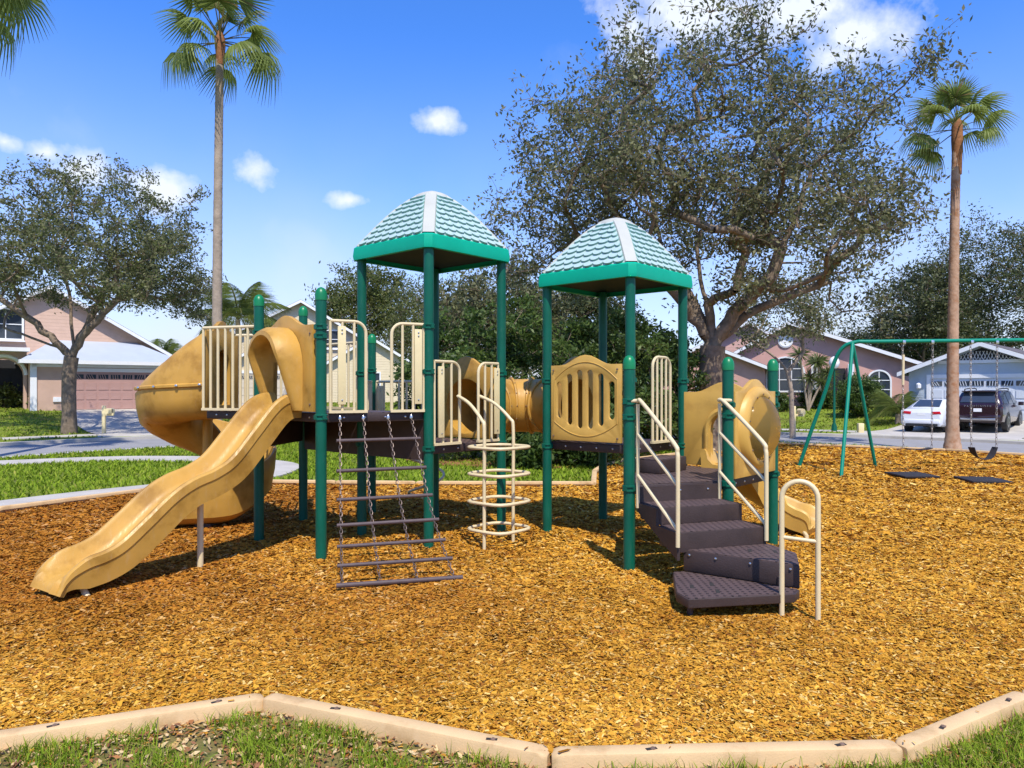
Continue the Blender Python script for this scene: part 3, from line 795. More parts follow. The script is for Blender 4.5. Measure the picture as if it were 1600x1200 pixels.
# --- corkscrew climber behind
c = Vector((-1.32, 11.35, 0)); mb = MB()
ck = wobj('corkscrew_climber', MB().tube([c+Vector((0,0,-.03)), c+Vector((0,0,2.2))], .028, 10), 'cream', PS)
wobj('coil', MB().tube([c+Vector((.27*math.cos(t*.2+1), .27*math.sin(t*.2+1), .15+t*.2/(2*PI)*.55)) for t in range(72)], .02, 8), 'cream', ck)

# --- transfer steps
u = Vector((.949,.315,0)); dn = Vector((.315,-.949,0))
O = Vector((1.31, 7.62, 0)); Wd = .96; TD = .39
st = wobj('stair', MB().plate([(0,0),(.0,-.2),(2*TD+.06,-.56),(2*TD+.06,-.34-.01),(TD+.0,-.17),(TD,0)][:0] or [(0,-.26),(2*TD,-.60),(2*TD,-.34),(TD,-.34),(TD,-.17),(0,-.17)], [], O+Vector((0,0,ZC)), dn, (0,0,1), .03), 'deck', PS)
wobj('stringer', MB().plate([(0,-.26),(2*TD,-.60),(2*TD,-.34),(TD,-.34),(TD,-.17),(0,-.17)], [], O+u*Wd+Vector((0,0,ZC)), dn, (0,0,1), .03), 'deck', st)
def slab(pts, z, th, parent, name='tread', m='step'):
    tr = wobj(name, MB().plate([(p.x,p.y) for p in pts], [], (0,0,z-th/2), (1,0,0), (0,1,0), th), 'deck', parent, bevel=.01)
    c_ = sum((Vector((p.x,p.y,0)) for p in pts), Vector())/len(pts)
    wobj('tread_top', MB().plate([tuple((c_+(Vector((p.x,p.y,0))-c_)*.97).xy) for p in pts], [], (0,0,z+.002), (1,0,0), (0,1,0), .005), 'step', tr, smooth=False)
    return tr
for k in (1, 2):
    f0 = O+dn*TD*(k-1)+u*.015; f1 = f0+dn*TD; z = ZC-.17*k
    slab([f0, f1, f1+u*(Wd-.03), f0+u*(Wd-.03)], z, .168 if k == 1 else .19, st)
wobj('riser', MB().beam(O+Vector((0,0,ZC-.09))-dn*-.004, O+u*Wd+Vector((0,0,ZC-.09))-dn*-.004, .02, .16), 'deck', st)
# winders
f2 = O+dn*TD*2
w3 = [Vector((1.61,6.93,0)), Vector((2.46,6.30,0)), Vector((2.62,6.78,0)), Vector((2.50,7.22,0))]
t3 = slab(w3, .42, .2, st)
w4 = [Vector((1.44,6.46,0)), Vector((1.40,6.16,0)) if False else Vector((1.375,6.0,0)), Vector((1.45,5.93,0)), Vector((2.40,6.20,0)), Vector((2.42,6.34,0)), Vector((1.60,6.9,0))]
w4 = [Vector((1.405,6.36,0)), Vector((1.375,6.16,0)), Vector((1.43,5.97,0)), Vector((2.36,6.14,0)), Vector((2.45,6.27,0)), Vector((1.60,6.90,0)), Vector((1.50,6.88,0))]
t4 = slab(w4, .225, .075, st)
def slots3(tr, c, z, dirv, n=2):
    for i in range(n):
        p = c+Vector(dirv)*i; wobj('grip_slot', MB().box((p.x,p.y,z+.0052), (.032,.11,.003), -.2), 'hole', tr)
slots3(t3, Vector((2.22,6.88,0)), .42, (.22,-.05,0)); slots3(t4, Vector((1.55,6.35,0)), .225, (.16,.02,0), 1); slots3(t4, Vector((1.74,6.42,0)), .225, (-.01,-.22,0), 2)
bm = MB()
for f in (.06,.3,.6,.93):
    p = w3[0].lerp(w3[1], f); e = (w3[1]-w3[0]).normalized(); q = Vector((e.y,-e.x,0)); bm.lathe([(.014,0),(.012,.006),(.004,.01)], (p.x+q.x*.004, p.y+q.y*.004, .38), 6, q.to_track_quat('Z','Y').to_matrix())
for f in (.12,.5,.85):
    p = O+u*Wd*f+dn*.016; bm.lathe([(.014,0),(.012,.006),(.004,.01)], (p.x, p.y, ZC-.06), 6, dn.to_track_quat('Z','Y').to_matrix())
wobj('bolt', bm, 'steel', st)
for p in ((1.47,6.08),(2.33,6.4),(2.5,7.0)): wobj('stair_leg', MB().tube([(p[0],p[1],-.04),(p[0],p[1],.3 if p[0] > 2 else .16)], .026, 10), 'deck', st)
# hand rails of the stair: bent tube with two sloping bars
def stair_rail(base, pst):
    t0 = base+dn*.02; t1 = base+dn*.80; z0 = ZC+.86
    path = [tuple(Vector((*pst,0))+Vector((0,0,z0+.02))+dn*.05), tuple(t0+Vector((0,0,z0+.02))), tuple(t0+dn*.1+Vector((0,0,z0))), tuple(t1-dn*.08+Vector((0,0,z0-.36))), tuple(t1-dn*.01+Vector((0,0,z0-.45))), tuple(t1+Vector((0,0,z0-.6))), tuple(t1+Vector((0,0,.46)))]
    r_ = wobj('hand_rail', MB().tube(spline(path, 5), .021, 10), 'cream', PS)
    up = [t0+Vector((0,0,z0-.01)), t0+Vector((0,0,ZC-.22))]
    wobj('upright', MB().tube(up, .019, 10), 'cream', r_)
    for dz in (.38, .80):
        wobj('sloping_bar', MB().tube([t0+Vector((0,0,z0-dz+.06)), t1+Vector((0,0,z0-dz-.38))], .017, 8), 'cream', r_)
stair_rail(O-u*.02, S1); stair_rail(O+u*(Wd+.0), S2)

# grab rail standing by itself beside the bottom step
g = thing('grab_rail', 'cream arched grab rail standing in mulch beside the bottom step', 'handrail', (2.37, 6.08, 0), world=True)
a = Vector((2.245,6.13,0)); b = Vector((2.505,6.03,0)); m_ = (a+b)/2; hr_ = (b-a).length/2; e = (b-a).normalized()
pth = [a+Vector((0,0,-.03))]+[m_-e*hr_*math.cos(t*PI/12)+Vector((0,0,1.03+hr_*math.sin(t*PI/12))) for t in range(13)]+[b+Vector((0,0,-.03))]
wobj('loop', MB().tube(pth, .0215, 12), 'cream', g)
wobj('crossbar', MB().tube([a+Vector((0,0,.70)), b+Vector((0,0,.68))], .017, 10), 'cream', g)
# ------------------------------------------------------------------ border timbers
def timber_parts(ln):
    """tan plastic timber lying along +x, rounded top, ribs on the inner (+y) face, hinge ends"""
    w_, h = .108, .125; mb = MB()
    sec = [(-w_/2-.004,0),(-w_/2,h-.02),(-w_/2+.005,h-.006),(-w_/2+.018,h),(w_/2-.018,h),(w_/2-.005,h-.006),(w_/2,h-.02),(w_/2,h-.055),(w_/2-.03,h-.06),(w_/2-.03,0)]
    xs = [0,.015,.05,ln-.05,ln-.015,ln]; sc_ = [.6,.85,1,1,.85,.6]
    for x, s in zip(xs, sc_):
        for (y, z) in sec: mb.v.append((x, y*s, z if z < h*.5 else z-(1-s)*.05))
    k = len(sec)
    for i in range(len(xs)-1):
        for j in range(k): mb.f.append((i*k+j, i*k+(j+1)%k, (i+1)*k+(j+1)%k, (i+1)*k+j))
    mb.f.append(tuple(range(k))[::-1]); mb.f.append(tuple(range((len(xs)-1)*k, len(xs)*k)))
    n = int(ln/.13)
    for i in range(n):
        x = .09+i*(ln-.18)/max(1, n-1); mb.add([(x-.012,w_/2-.032,h-.058),(x+.012,w_/2-.032,h-.058),(x+.012,w_/2-.002,h-.058),(x-.012,w_/2-.002,h-.058),(x-.012,w_/2-.031,.02),(x+.012,w_/2-.031,.02)], [(0,1,5,4),(0,3,2,1),(3,4,5,2),(0,4,3),(1,2,5)])
    return mb
CNT = {}; ORD = ['first','second','third','fourth','fifth','sixth','seventh','eighth','ninth','tenth','eleventh','twelfth','thirteenth','fourteenth']
def timbers():
    n = len(BED)
    for i in range(n):
        a = Vector(BED[i]); b = Vector(BED[(i+1)%n]); D = (b-a).length
        m = max(1, round(D/1.85)); L_ = D/m; ang = math.atan2(b.y-a.y, b.x-a.x)
        for k in range(m):
            p = a.lerp(b, k/m); q = p.lerp(b, .5/m*m/(m-k)) if False else a.lerp(b, (k+.5)/m)
            if q.y < 3.0 or (abs(q.x) > .78*q.y+1.2): continue
            if i in (0, 1, 2, 3, 22, 23):
                lab = {0:'tan timber running right from the front edge peak', 1:'tan timber along the bottom edge', 2:'tan timber slanting up at the bottom right corner', 23:'tan timber left of the front edge peak'}.get(i, 'tan border timber beside the near grass corner')
                grp = 'timbers of the front edge'
            elif q.x < -5.1: lab = 'tan timber beside the concrete path'; grp = 'timbers along the path'
            elif q.y < 15 and q.x < 2: lab = 'tan timber in the row before the back lawn'; grp = 'timbers along the back lawn'
            elif q.x < 5.7: lab = 'tan timber beside the hedge bed'; grp = 'timbers by the hedge'
            else: lab = 'tan timber in the row behind the swing set'; grp = 'timbers behind the swings'
            t = thing('border_timber', lab, 'edging', (p.x, p.y, -.03 if i in (0,1,2,3,22,23) else .012), ang, grp)
            CNT.setdefault(grp, []).append((q.x/q.y, t, lab))
            o = obj('timber_body', timber_parts(L_-.012), 'timber', t)
            if q.y < 6:
                for f in (.28,.82):
                    hb = MB().box((L_*f, -.01, .1205), (.06,.024,.012), .25)
                    obj('stake_hole', hb, 'hole', o, smooth=False)
                    obj('stake_head', MB().lathe([(.014,0),(.014,.008),(.006,.013)], (L_*f+.008, -.01, .1215), 8), 'rust', o)
timbers()
for grp, ts in CNT.items():
    ts.sort(key=lambda e: e[0])
    for i, (_, t, lab) in enumerate(ts): t['label'] = '%s, %s from the left' % (lab, ORD[i])

# ------------------------------------------------------------------ mulch chips
def chips():
    zones = [(3.6,5.2,12500,.56),(5.2,6.8,9200,.62),(6.8,9,5200,.82),(9,13,2100,1.05),(13,18,720,1.5),(18,26,300,2.0)]
    Vs = []; Cs = []
    pal = np.array([(.53,.265,.030),(.48,.222,.024),(.58,.325,.052),(.40,.165,.020),(.64,.42,.13),(.25,.095,.018),(.52,.245,.026)]); pw = np.array([.24,.22,.16,.14,.07,.07,.10]); pw = pw/pw.sum()
    for (y0, y1, dens, sc_) in zones:
        x0, x1 = -(.74*y1+1.3), .74*y1+1.3; n = int((x1-x0)*(y1-y0)*dens)
        X = RNG.uniform(x0, x1, n); Y = RNG.uniform(y0, y1, n); k = inside(X, Y, BED) & (np.abs(X) < .74*Y+1.2); X = X[k]; Y = Y[k]; n = len(X)
        ln = RNG.gamma(5, .0085, n)*sc_+.008; wd = ln*RNG.uniform(.2,.5,n); ln = np.minimum(ln, .1*sc_)
        th = RNG.uniform(0, 2*PI, n); ti = RNG.normal(0, .2, n); ro = RNG.normal(0, .3, n)
        ux = np.stack([np.cos(th)*np.cos(ti), np.sin(th)*np.cos(ti), np.sin(ti)], 1)
        vx = np.stack([-np.sin(th)*np.cos(ro), np.cos(th)*np.cos(ro), np.sin(ro)], 1)
        hum = .028*np.sin(X*1.7+1)*np.cos(Y*1.9)+.016*np.sin(X*4.1+Y*3.3)+.01*np.sin(X*9.3-Y*7.1)
        c = np.stack([X, Y, .046+hum*.6+RNG.uniform(0, .022, n)], 1)
        a = ux*(ln/2)[:,None]; b = vx*(wd/2)[:,None]; jt = RNG.uniform(.5, 1, (n,1))
        Vs.append(np.stack([c-a-b*jt, c+a-b, c+a*.92+b*jt, c-a*1.05+b], 1))
        col = pal[RNG.choice(len(pal), n, p=pw)]*RNG.uniform(.8,1.2,(n,1))
        pt = np.sin(X*1.3+.7*np.sin(Y*2.1))*np.sin(Y*1.7+.9*np.sin(X*1.1))+.5*np.sin(X*3.7+Y*2.9)
        col = col*(1+.11*pt[:,None]*np.array([.8,1,1.3]))      # faded and fresh patches
        odd = RNG.uniform(0,1,n) < .004; col[odd] = np.array([.13,.055,.025])*RNG.uniform(.7,1.3,(odd.sum(),1)); 
        br = 1/(1+np.exp(((X+1.2)+.35*(Y-9)+1.2*np.sin(Y*.9)+.8*np.sin(X*2.1))*.9))     # darker, redder chips towards the left
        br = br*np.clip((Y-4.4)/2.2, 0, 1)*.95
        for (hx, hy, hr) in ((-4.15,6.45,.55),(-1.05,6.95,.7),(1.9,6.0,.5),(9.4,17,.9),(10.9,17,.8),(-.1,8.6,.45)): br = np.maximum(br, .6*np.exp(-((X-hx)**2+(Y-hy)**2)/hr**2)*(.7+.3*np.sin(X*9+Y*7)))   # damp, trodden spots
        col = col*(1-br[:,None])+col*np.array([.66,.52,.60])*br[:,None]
        Cs.append(col)
    for i in (0, 1, 2, 3, 22, 23):       # chips kicked onto and over the front timbers
        a = np.array(BED[i]); b = np.array(BED[(i+1)%len(BED)]); n = int(80*np.linalg.norm(b-a)); t = RNG.uniform(0,1,n); d_ = (b-a)/np.linalg.norm(b-a)
        off = RNG.uniform(-.30,.06,n); off = np.where((RNG.uniform(0,1,n) > .12) & (np.abs(off) < .06), -.08-.2*RNG.uniform(0,1,n), off); p = a+(b-a)*t[:,None]+np.array([-d_[1],d_[0]])*off[:,None]
        z = np.where(np.abs(off) < .052, .099, np.where(off < 0, .012, .06)); ln = RNG.gamma(5,.0055,n)+.006; th = RNG.uniform(0,2*PI,n)
        ux = np.stack([np.cos(th), np.sin(th), 0*th],1)*(ln/2)[:,None]; vx = np.stack([-np.sin(th), np.cos(th), RNG.normal(0,.25,n)],1)*(ln*.17)[:,None]; c = np.stack([p[:,0], p[:,1], z+.004],1)
        Vs.append(np.stack([c-ux-vx, c+ux-vx*.7, c+ux*.9+vx, c-ux+vx*.8],1)); Cs.append(pal[RNG.choice(len(pal), n, p=pw)]*RNG.uniform(.6,1.1,(n,1)))
    V = np.concatenate(Vs).reshape(-1,3); C_ = np.concatenate(Cs); F = np.arange(len(V)).reshape(-1,4)
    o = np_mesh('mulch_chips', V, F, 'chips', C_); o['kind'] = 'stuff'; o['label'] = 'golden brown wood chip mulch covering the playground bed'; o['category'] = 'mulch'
chips()

# ------------------------------------------------------------------ grass
def blades(name, X, Y, Z, h, wd, cols, label, lean=.5):
    n = len(X); th = RNG.uniform(0, 2*PI, n); H = h*RNG.uniform(.5,1.3,n); le = RNG.uniform(.1, lean, n)*H; ph = th+RNG.uniform(-1,1,n)
    c = np.stack([X, Y, Z], 1); s = np.stack([np.cos(th), np.sin(th), 0*th], 1)*(wd*RNG.uniform(.6,1.3,n))[:,None]
    l = np.stack([-np.sin(ph), np.cos(ph), 0*ph], 1)
    m = c+l*(le*.35)[:,None]; m[:,2] += H*.6; t = c+l*le[:,None]*1.3; t[:,2] += H
    V = np.stack([c-s, c+s, m+s*.75, m-s*.75, t], 1)
    base = np.arange(n)[:,None]*5
    F = np.concatenate([base+np.array([[0,1,2]]), base+np.array([[0,2,3]]), base+np.array([[3,2,4]])], 0)
    col = np.tile(cols, (3,1))
    o = np_mesh(name, V.reshape(-1,3), F, 'grassblade', col); o['kind'] = 'stuff'; o['label'] = label; o['category'] = 'grass'; return o
GREEN = np.array([(.19,.28,.018),(.25,.34,.025),(.13,.20,.015),(.29,.35,.035),(.33,.31,.07)])
def gcols(n, w_): return GREEN[RNG.choice(5, n, p=w_)]*RNG.uniform(.75,1.25,(n,1))
def near_grass():
    n = 120000; X = RNG.uniform(-4.2,4.6,n); Y = RNG.uniform(2.6,5.2,n); k = ~inside(X, Y, BED) & (np.abs(X) < .75*Y+.8); X = X[k]; Y = Y[k]
    f = np.sin(X*5.1+1.3)*np.cos(Y*6.3)+.6*np.sin(X*11+Y*9)+RNG.normal(0,.45,len(X))+np.where(X > 1.9, 1.4, 0)
    d = np.full(len(X), 9.)
    for i in (0,1,2,3,22,23):
        a = np.array(BED[i]); b = np.array(BED[(i+1)%len(BED)]); ab = b-a
        t = np.clip(((X-a[0])*ab[0]+(Y-a[1])*ab[1])/(ab@ab), 0, 1); d = np.minimum(d, np.hypot(X-a[0]-t*ab[0], Y-a[1]-t*ab[1]))
    k = (f > .05) & (d > .085); X = X[k]; Y = Y[k]; n = len(X)
    blades('near_grass', X, Y, np.zeros(n), .075, .0035, gcols(n, [.3,.3,.15,.15,.10]), 'tufts of grass growing in front of the timber edge', 1.0)
    n = 26000; X = RNG.uniform(-4,4.4,n); Y = RNG.uniform(2.7,4.9,n); k = ~inside(X, Y, BED); X = X[k]; Y = Y[k]; n = len(X)
    th = RNG.uniform(0,2*PI,n); ln = RNG.gamma(4,.0038,n)+.004
    ux = np.stack([np.cos(th), np.sin(th), RNG.normal(0,.25,n)],1)*ln[:,None]; vx = np.stack([-np.sin(th), np.cos(th), RNG.normal(0,.35,n)],1)*(ln*.4)[:,None]
    c = np.stack([X, Y, .012+RNG.uniform(0,.02,n)],1); V = np.stack([c-ux, c-vx, c+ux, c+vx],1).reshape(-1,3)
    pal = np.array([(.30,.13,.05),(.42,.26,.10),(.22,.10,.05),(.50,.36,.18)])
    o = np_mesh('leaf_litter', V, np.arange(len(V)).reshape(-1,4), 'chips', pal[RNG.choice(4,n)]*RNG.uniform(.8,1.2,(n,1))); o['kind'] = 'stuff'; o['label'] = 'dry leaves and loose chips lying among the near grass'; o['category'] = 'leaves'
near_grass()
PATHP = [np.array(p) for p in spline([(-11.6,7.6),(-9.2,10.7),(-7.75,13.2),(-6.35,15.1),(-5.75,16.8),(-6.2,18.9),(-8.2,20.3),(-11.0,20.6),(-13.6,19.3)], 6)]
def lawn_blades():
    n = 150000; X = RNG.uniform(-17,17,n); Y = RNG.uniform(7,30.5,n); r = np.hypot(X-CX, Y-CY)
    k = (r < R0-.35) & ~inside(X, Y, BED) & (np.abs(X) < .75*Y+1)
    d = np.full(n, 9.)
    for p in PATHP: d = np.minimum(d, np.hypot(X-p[0], Y-p[1]))
    k &= d > .72
    for i in range(len(BED)):
        a = np.array(BED[i]); b = np.array(BED[(i+1)%len(BED)]); ab = b-a; t = np.clip(((X-a[0])*ab[0]+(Y-a[1])*ab[1])/(ab@ab),0,1)
        k &= np.hypot(X-a[0]-t*ab[0], Y-a[1]-t*ab[1]) > .1
    X = X[k]; Y = Y[k]; n = len(X)
    blades('lawn_grass', X, Y, np.zeros(n), .085, .018, gcols(n, [.34,.38,.1,.15,.03]), 'bright green lawn grass between the mulch bed and the road', 1.2)
    n = 60000; a = RNG.uniform(.05*PI,.95*PI,n); r = R1+.4+RNG.uniform(0,1,n)**.7*22; X = CX+r*np.cos(a); Y = CY+r*np.sin(a)
    k = ((r < 25.5) | (r > 27)) & (np.abs(X) < .75*Y+1)
    for (p, q, w_) in DRIVES:
        p = np.array(p); q = np.array(q); ab = q-p; t = np.clip(((X-p[0])*ab[0]+(Y-p[1])*ab[1])/(ab@ab),0,1); k &= np.hypot(X-p[0]-t*ab[0], Y-p[1]-t*ab[1]) > w_/2+.05
    X = X[k]; Y = Y[k]; n = len(X); Z = np.array([gz(x, y) for x, y in zip(X, Y)])
    blades('verge_grass', X, Y, Z, .10, .03, gcols(n, [.2,.16,.24,.2,.2])*.9, 'duller grass of the front yards beyond the road', 1.2)
def radial(px, Y, extra=0):
    """unit vector from the park centre through a point"""
    v = Vector((px-CX, Y-CY)); return v.normalized()
H1 = Vector((-22.6, 42.0)); H4 = Vector((23.6, 37.0)); H3 = Vector((18.3, 47.0)); H2 = Vector((-15.4, 56.0))
DRIVES = []
def drive(h, w_, off=0, side=0):
    d = (h-Vector((CX,CY))).normalized(); s = Vector((d.y,-d.x)); e = h+s*side; st_ = Vector((CX,CY))+d*(R1+.1)+s*side*.9
    mb = MB(); n = 14
    for i in range(n+1):
        p = st_.lerp(e, i/n); ww = w_*(1.25 if i == 0 else 1.08 if i == 1 else 1)
        for sg in (-1, 1):
            q = p+s*sg*ww/2; mb.v.append((q.x, q.y, gz(q.x,q.y)+.035-(.1 if i == 0 else 0)))
    for i in range(n): mb.f.append((2*i, 2*i+1, 2*i+3, 2*i+2))
    struct(obj('driveway', mb, 'concrete')); DRIVES.append(((st_.x,st_.y),(e.x,e.y),w_))
drive(H1, 5.4); drive(H4, 6.0); drive(H2, 5.2, side=-2.5)
lawn_blades()

# ------------------------------------------------------------------ swing set
SW = thing('swing_set', 'green metal swing frame with two belt swings on chains', 'swing set', (9.6, 17.2, 0), world=True)
ap = Vector((7.95,17.2,3.02))
beam = spline([(7.06,18.2,-.05),(7.28,17.95,.9),(7.52,17.68,1.9),(7.66,17.5,2.6),(7.8,17.36,2.93),(8.05,17.24,3.05),(8.6,17.18,3.06),(12.0,17.1,3.09),(15.2,17.0,3.12)], 5)
wobj('top_beam', MB().tube(beam, .045, 12), 'swing_green', SW)
for f in ((7.14,16.0),(8.95,18.1)): wobj('leg', MB().tube([(f[0],f[1],-.05), tuple(ap)], .04, 12), 'swing_green', SW)
for f in ((14.6,16.0),(15.4,18.2),(15.9,17)): wobj('leg', MB().tube([(f[0],f[1],-.05), (15.1,17.0,3.1)], .04, 12), 'swing_green', SW)
def swing(x0, x1, zs, deep):
    yy = 17.13
    top = 3.0
    st_ = []
    for k in range(9):
        f = k/8; st_.append((x0+(x1-x0)*f, yy+.04*math.sin(k), zs-deep*math.sin(PI*f)**.7))
    sw = wobj('belt_seat', MB().sweep([Vector(p) for p in st_], [[(-.08,-.008),(.08,-.008),(.08,.008),(-.08,.008)]]*9), 'rubber', SW)
    for x, xe in ((x0, x0), (x1, x1)):
        c_ = wobj('swing_chain', chain_mesh((x+(-.02 if x == x0 else .02), yy, top), (xe, yy, zs), .075, .0065, 0, 6, 3), 'chain_grey', sw, smooth=False)
        wobj('hanger', MB().box((x, yy, 3.04), (.07,.11,.09)), 'steel', sw, bevel=.01)
    return sw
swing(9.1, 9.76, .58, .03); swing(10.68, 11.26, .60, .28)
wobj('chain_sleeve', MB().tube([(9.09,17.13,2.05),(9.1,17.13,2.75)], .03, 8), 'cream', SW)
for (cx_, cy_, rz, lab) in ((8.65,15.95,.12,'black rubber wear mat under the left swing'), (9.62,15.05,-.06,'black rubber wear mat further right on the mulch, nearer the camera')):
    o = obj('rubber_mat', MB().plate([(-.40,-.36),(.40,-.36),(.40,.36),(-.40,.36)], [], (0,0,0), (1,0,0), (0,1,0), .04), 'rubber', bevel=.012)
    o.location = (cx_, cy_, .095); o.rotation_euler = (.02,.015,rz); tag(o, lab, 'mat', 'swing mats')

# ------------------------------------------------------------------ vehicles
def car(label, cat, loc, rz, paint, st_, W, wheel_r, wx, suv):
    t = thing('parked_car', label, cat, loc, rz)
    body = MB(); k = 13; glass = []
    for (x, zb, zs, zbelt, zr, wb, wr) in st_:
        h = [(0,zb),(wb*.86,zb),(wb*.97,zb+.08),(wb,zs),(wb*.985,zbelt-.04),(wb*.95,zbelt),(wr,zr-.03),(wr*.9,zr)]
        full = h+[(0,zr+.015)]+[(-y, z) for y, z in h[:0:-1]]
        k = len(full); body.v += [(x, y, z) for y, z in full]
    n = len(st_)
    for i in range(n-1):
        for j in range(k): body.f.append((i*k+j, i*k+(j+1)%k, (i+1)*k+(j+1)%k, (i+1)*k+j))
    body.f.append(tuple(range(k))); body.f.append(tuple(range((n-1)*k, n*k))[::-1])
    b = obj('body', body, paint, t, bevel=0); b.modifiers[0].split_angle = math.radians(58)
    # glass: quads laid on the skin between belt and roof
    def quad(name, pts, shrink=.9, lift=.012):
        P = [Vector(p) for p in pts]; c = sum(P, Vector())/4; nn = (P[1]-P[0]).cross(P[3]-P[0]).normalized()
        if nn.dot(c-Vector((0,0,.8))) < 0: nn = -nn
        Q = [c+(p-c)*shrink+nn*lift for p in P]; R_ = [q-nn*.02 for q in Q]
        mb = MB(); mb.v = [tuple(q) for q in Q+R_]; mb.f = [(0,1,2,3),(7,6,5,4)]+[(i,(i+1)%4,(i+1)%4+4,i+4) for i in range(4)]
        return obj(name, mb, 'glass', t, smooth=False)
    V = body.v
    for i in range(n-1):
        r0, r1 = st_[i][4]-st_[i][3], st_[i+1][4]-st_[i+1][3]
        if r0 > .25 and r1 > .25 :
            for a_, b_ in ((5,6),(k-5,k-6)): quad('side_window', [V[i*k+a_], V[(i+1)*k+a_], V[(i+1)*k+b_], V[i*k+b_]], .86)
        elif abs(r1-r0) > .28:
            lo, hi = (i, i+1) if r0 < r1 else (i+1, i)
            quad('rear_window' if r0 < r1 else 'windscreen', [V[lo*k+7], V[lo*k+k-7], V[hi*k+k-7], V[hi*k+7]], .92, .035)
    for x in wx:
        for sy in (-1, 1):
            M = Matrix.Rotation(PI/2*sy, 3, 'X')
            w_ = obj('wheel', MB().lathe([(wheel_r*.6,-.1),(wheel_r*.95,-.11),(wheel_r,-.06),(wheel_r,.06),(wheel_r*.95,.1),(wheel_r*.62,.1)], (x, sy*(W/2-.1), wheel_r), 20, M), 'tyre', t)
            obj('rim', MB().lathe([(wheel_r*.63,-.104),(wheel_r*.55,-.108),(wheel_r*.2,-.09),(.03,-.1)], (x, sy*(W/2-.1), wheel_r), 10, M), 'rim', w_, smooth=False)
            obj('rim', MB().lathe([(wheel_r*.63,.104),(wheel_r*.55,.112),(wheel_r*.2,.09),(.03,.1)], (x, sy*(W/2-.1), wheel_r), 10, M), 'rim', w_, smooth=False)
            obj('wheel_arch', MB().lathe([(wheel_r*1.17,-.11),(wheel_r*1.17,.105)], (x, sy*(W/2-.105), wheel_r*1.02), 20, M), 'black_trim', t)
    return t, b
CARZ = .04
rd = (Vector((22.1,34.5))-Vector((CX,CY))).normalized(); ha = math.atan2(rd.y, rd.x)
# white saloon seen from behind
st_ = [(-2.3,.42,.6,.80,.84,.74,.66),(-2.24,.27,.62,.98,1.02,.86,.70),(-1.62,.22,.62,1.0,1.09,.9,.66),(-.85,.2,.62,.98,1.41,.9,.57),(.15,.2,.62,.96,1.46,.9,.58),(.55,.2,.62,.95,1.43,.9,.58),(1.35,.2,.6,.93,1.0,.9,.68),(2.05,.24,.55,.8,.86,.86,.66),(2.3,.35,.5,.62,.68,.7,.55)]
ws = Vector((19.95,34.6)); t, b = car('white saloon parked on the driveway left of the maroon one', 'car', (ws.x, ws.y, gz(ws.x,ws.y)+CARZ), ha, 'car_white', st_, 1.8, .32, (-1.35,1.38), False)
for sy in (-1, 1):
    obj('tail_light', MB().plate([(-.19,-.05),(.16,-.08),(.19,.05),(-.14,.07)] if sy > 0 else [(-.16,-.08),(.19,-.05),(.14,.07),(-.19,.05)], [], (-2.275, sy*.6, .86), (0,-1,0), (.12,0,1), .05), 'lamp_red', t, bevel=.01)
obj('number_plate', MB().box((-2.29, 0, .80), (.03,.32,.13)), 'white', t, smooth=False)
obj('rear_bumper', MB().box((-2.29, 0, .47), (.1,1.5,.2)), 'car_white', t, bevel=.04)
obj('exhaust_trim', MB().box((-2.3, 0, .31), (.08,1.3,.1)), 'black_trim', t, bevel=.02)
for sy in (-1,1): obj('wing_mirror', MB().box((.75, sy*1.0, 1.02), (.1,.2,.13)), 'car_white', t, bevel=.03)
# maroon sport utility vehicle
st_ = [(-2.46,.5,.75,.98,1.02,.86,.76),(-2.42,.36,.78,1.14,1.2,.95,.82),(-2.05,.3,.78,1.16,1.70,.97,.70),(-1.0,.28,.78,1.13,1.77,.98,.71),(.1,.28,.78,1.1,1.78,.98,.71),(.75,.28,.78,1.08,1.74,.98,.70),(1.45,.28,.76,1.08,1.16,.97,.80),(2.2,.32,.7,.98,1.04,.93,.76),(2.5,.45,.62,.8,.86,.82,.66)]
wsu = Vector((22.3,34.4)); t, b = car('dark maroon SUV with roof rails parked before the garage door', 'car', (wsu.x, wsu.y, gz(wsu.x,wsu.y)+CARZ), ha+.03, 'car_maroon', st_, 1.96, .38, (-1.4,1.48), True)
for sy in (-1, 1):
    obj('tail_light', MB().plate([(-.2,-.06),(.14,-.06),(.2,.08),(-.12,.06)] if sy > 0 else [(-.14,-.06),(.2,-.06),(.12,.06),(-.2,.08)], [], (-2.4, sy*.74, 1.06), (0,-1,0), (.1,0,1), .06), 'lamp_red', t, bevel=.01)
    obj('roof_rail', MB().tube(spline([(-1.75,sy*.64,1.74),(-1.6,sy*.64,1.83),(.3,sy*.64,1.86),(.55,sy*.64,1.78)],5), .025, 6), 'black_trim', t)
    obj('wing_mirror', MB().box((.95, sy*1.08, 1.16), (.12,.22,.17)), 'car_maroon', t, bevel=.03)
obj('number_plate', MB().box((-2.45, 0, .9), (.03,.32,.15)), 'white', t, smooth=False)
obj('rear_bumper', MB().box((-2.44, 0, .58), (.14,1.75,.26)), 'car_maroon', t, bevel=.05)
obj('skid_plate', MB().box((-2.5, 0, .5), (.06,1.35,.1)), 'rim', t, bevel=.015)
obj('spoiler', MB().box((-2.16, 0, 1.73), (.28,1.3,.05)), 'car_maroon', t, bevel=.015)
tcv = bpy.data.curves.new('lettering', 'FONT'); tcv.body = 'PATHFINDER'; tcv.size = .13; tcv.extrude = .004; tcv.align_x = 'CENTER'; tcv.space_character = 1.5
to = bpy.data.objects.new('lettering', tcv); dg = None
COL.objects.link(to); bpy.context.view_layer.update()
me = bpy.data.meshes.new_from_object(to.evaluated_get(bpy.context.evaluated_depsgraph_get())); bpy.data.objects.remove(to)
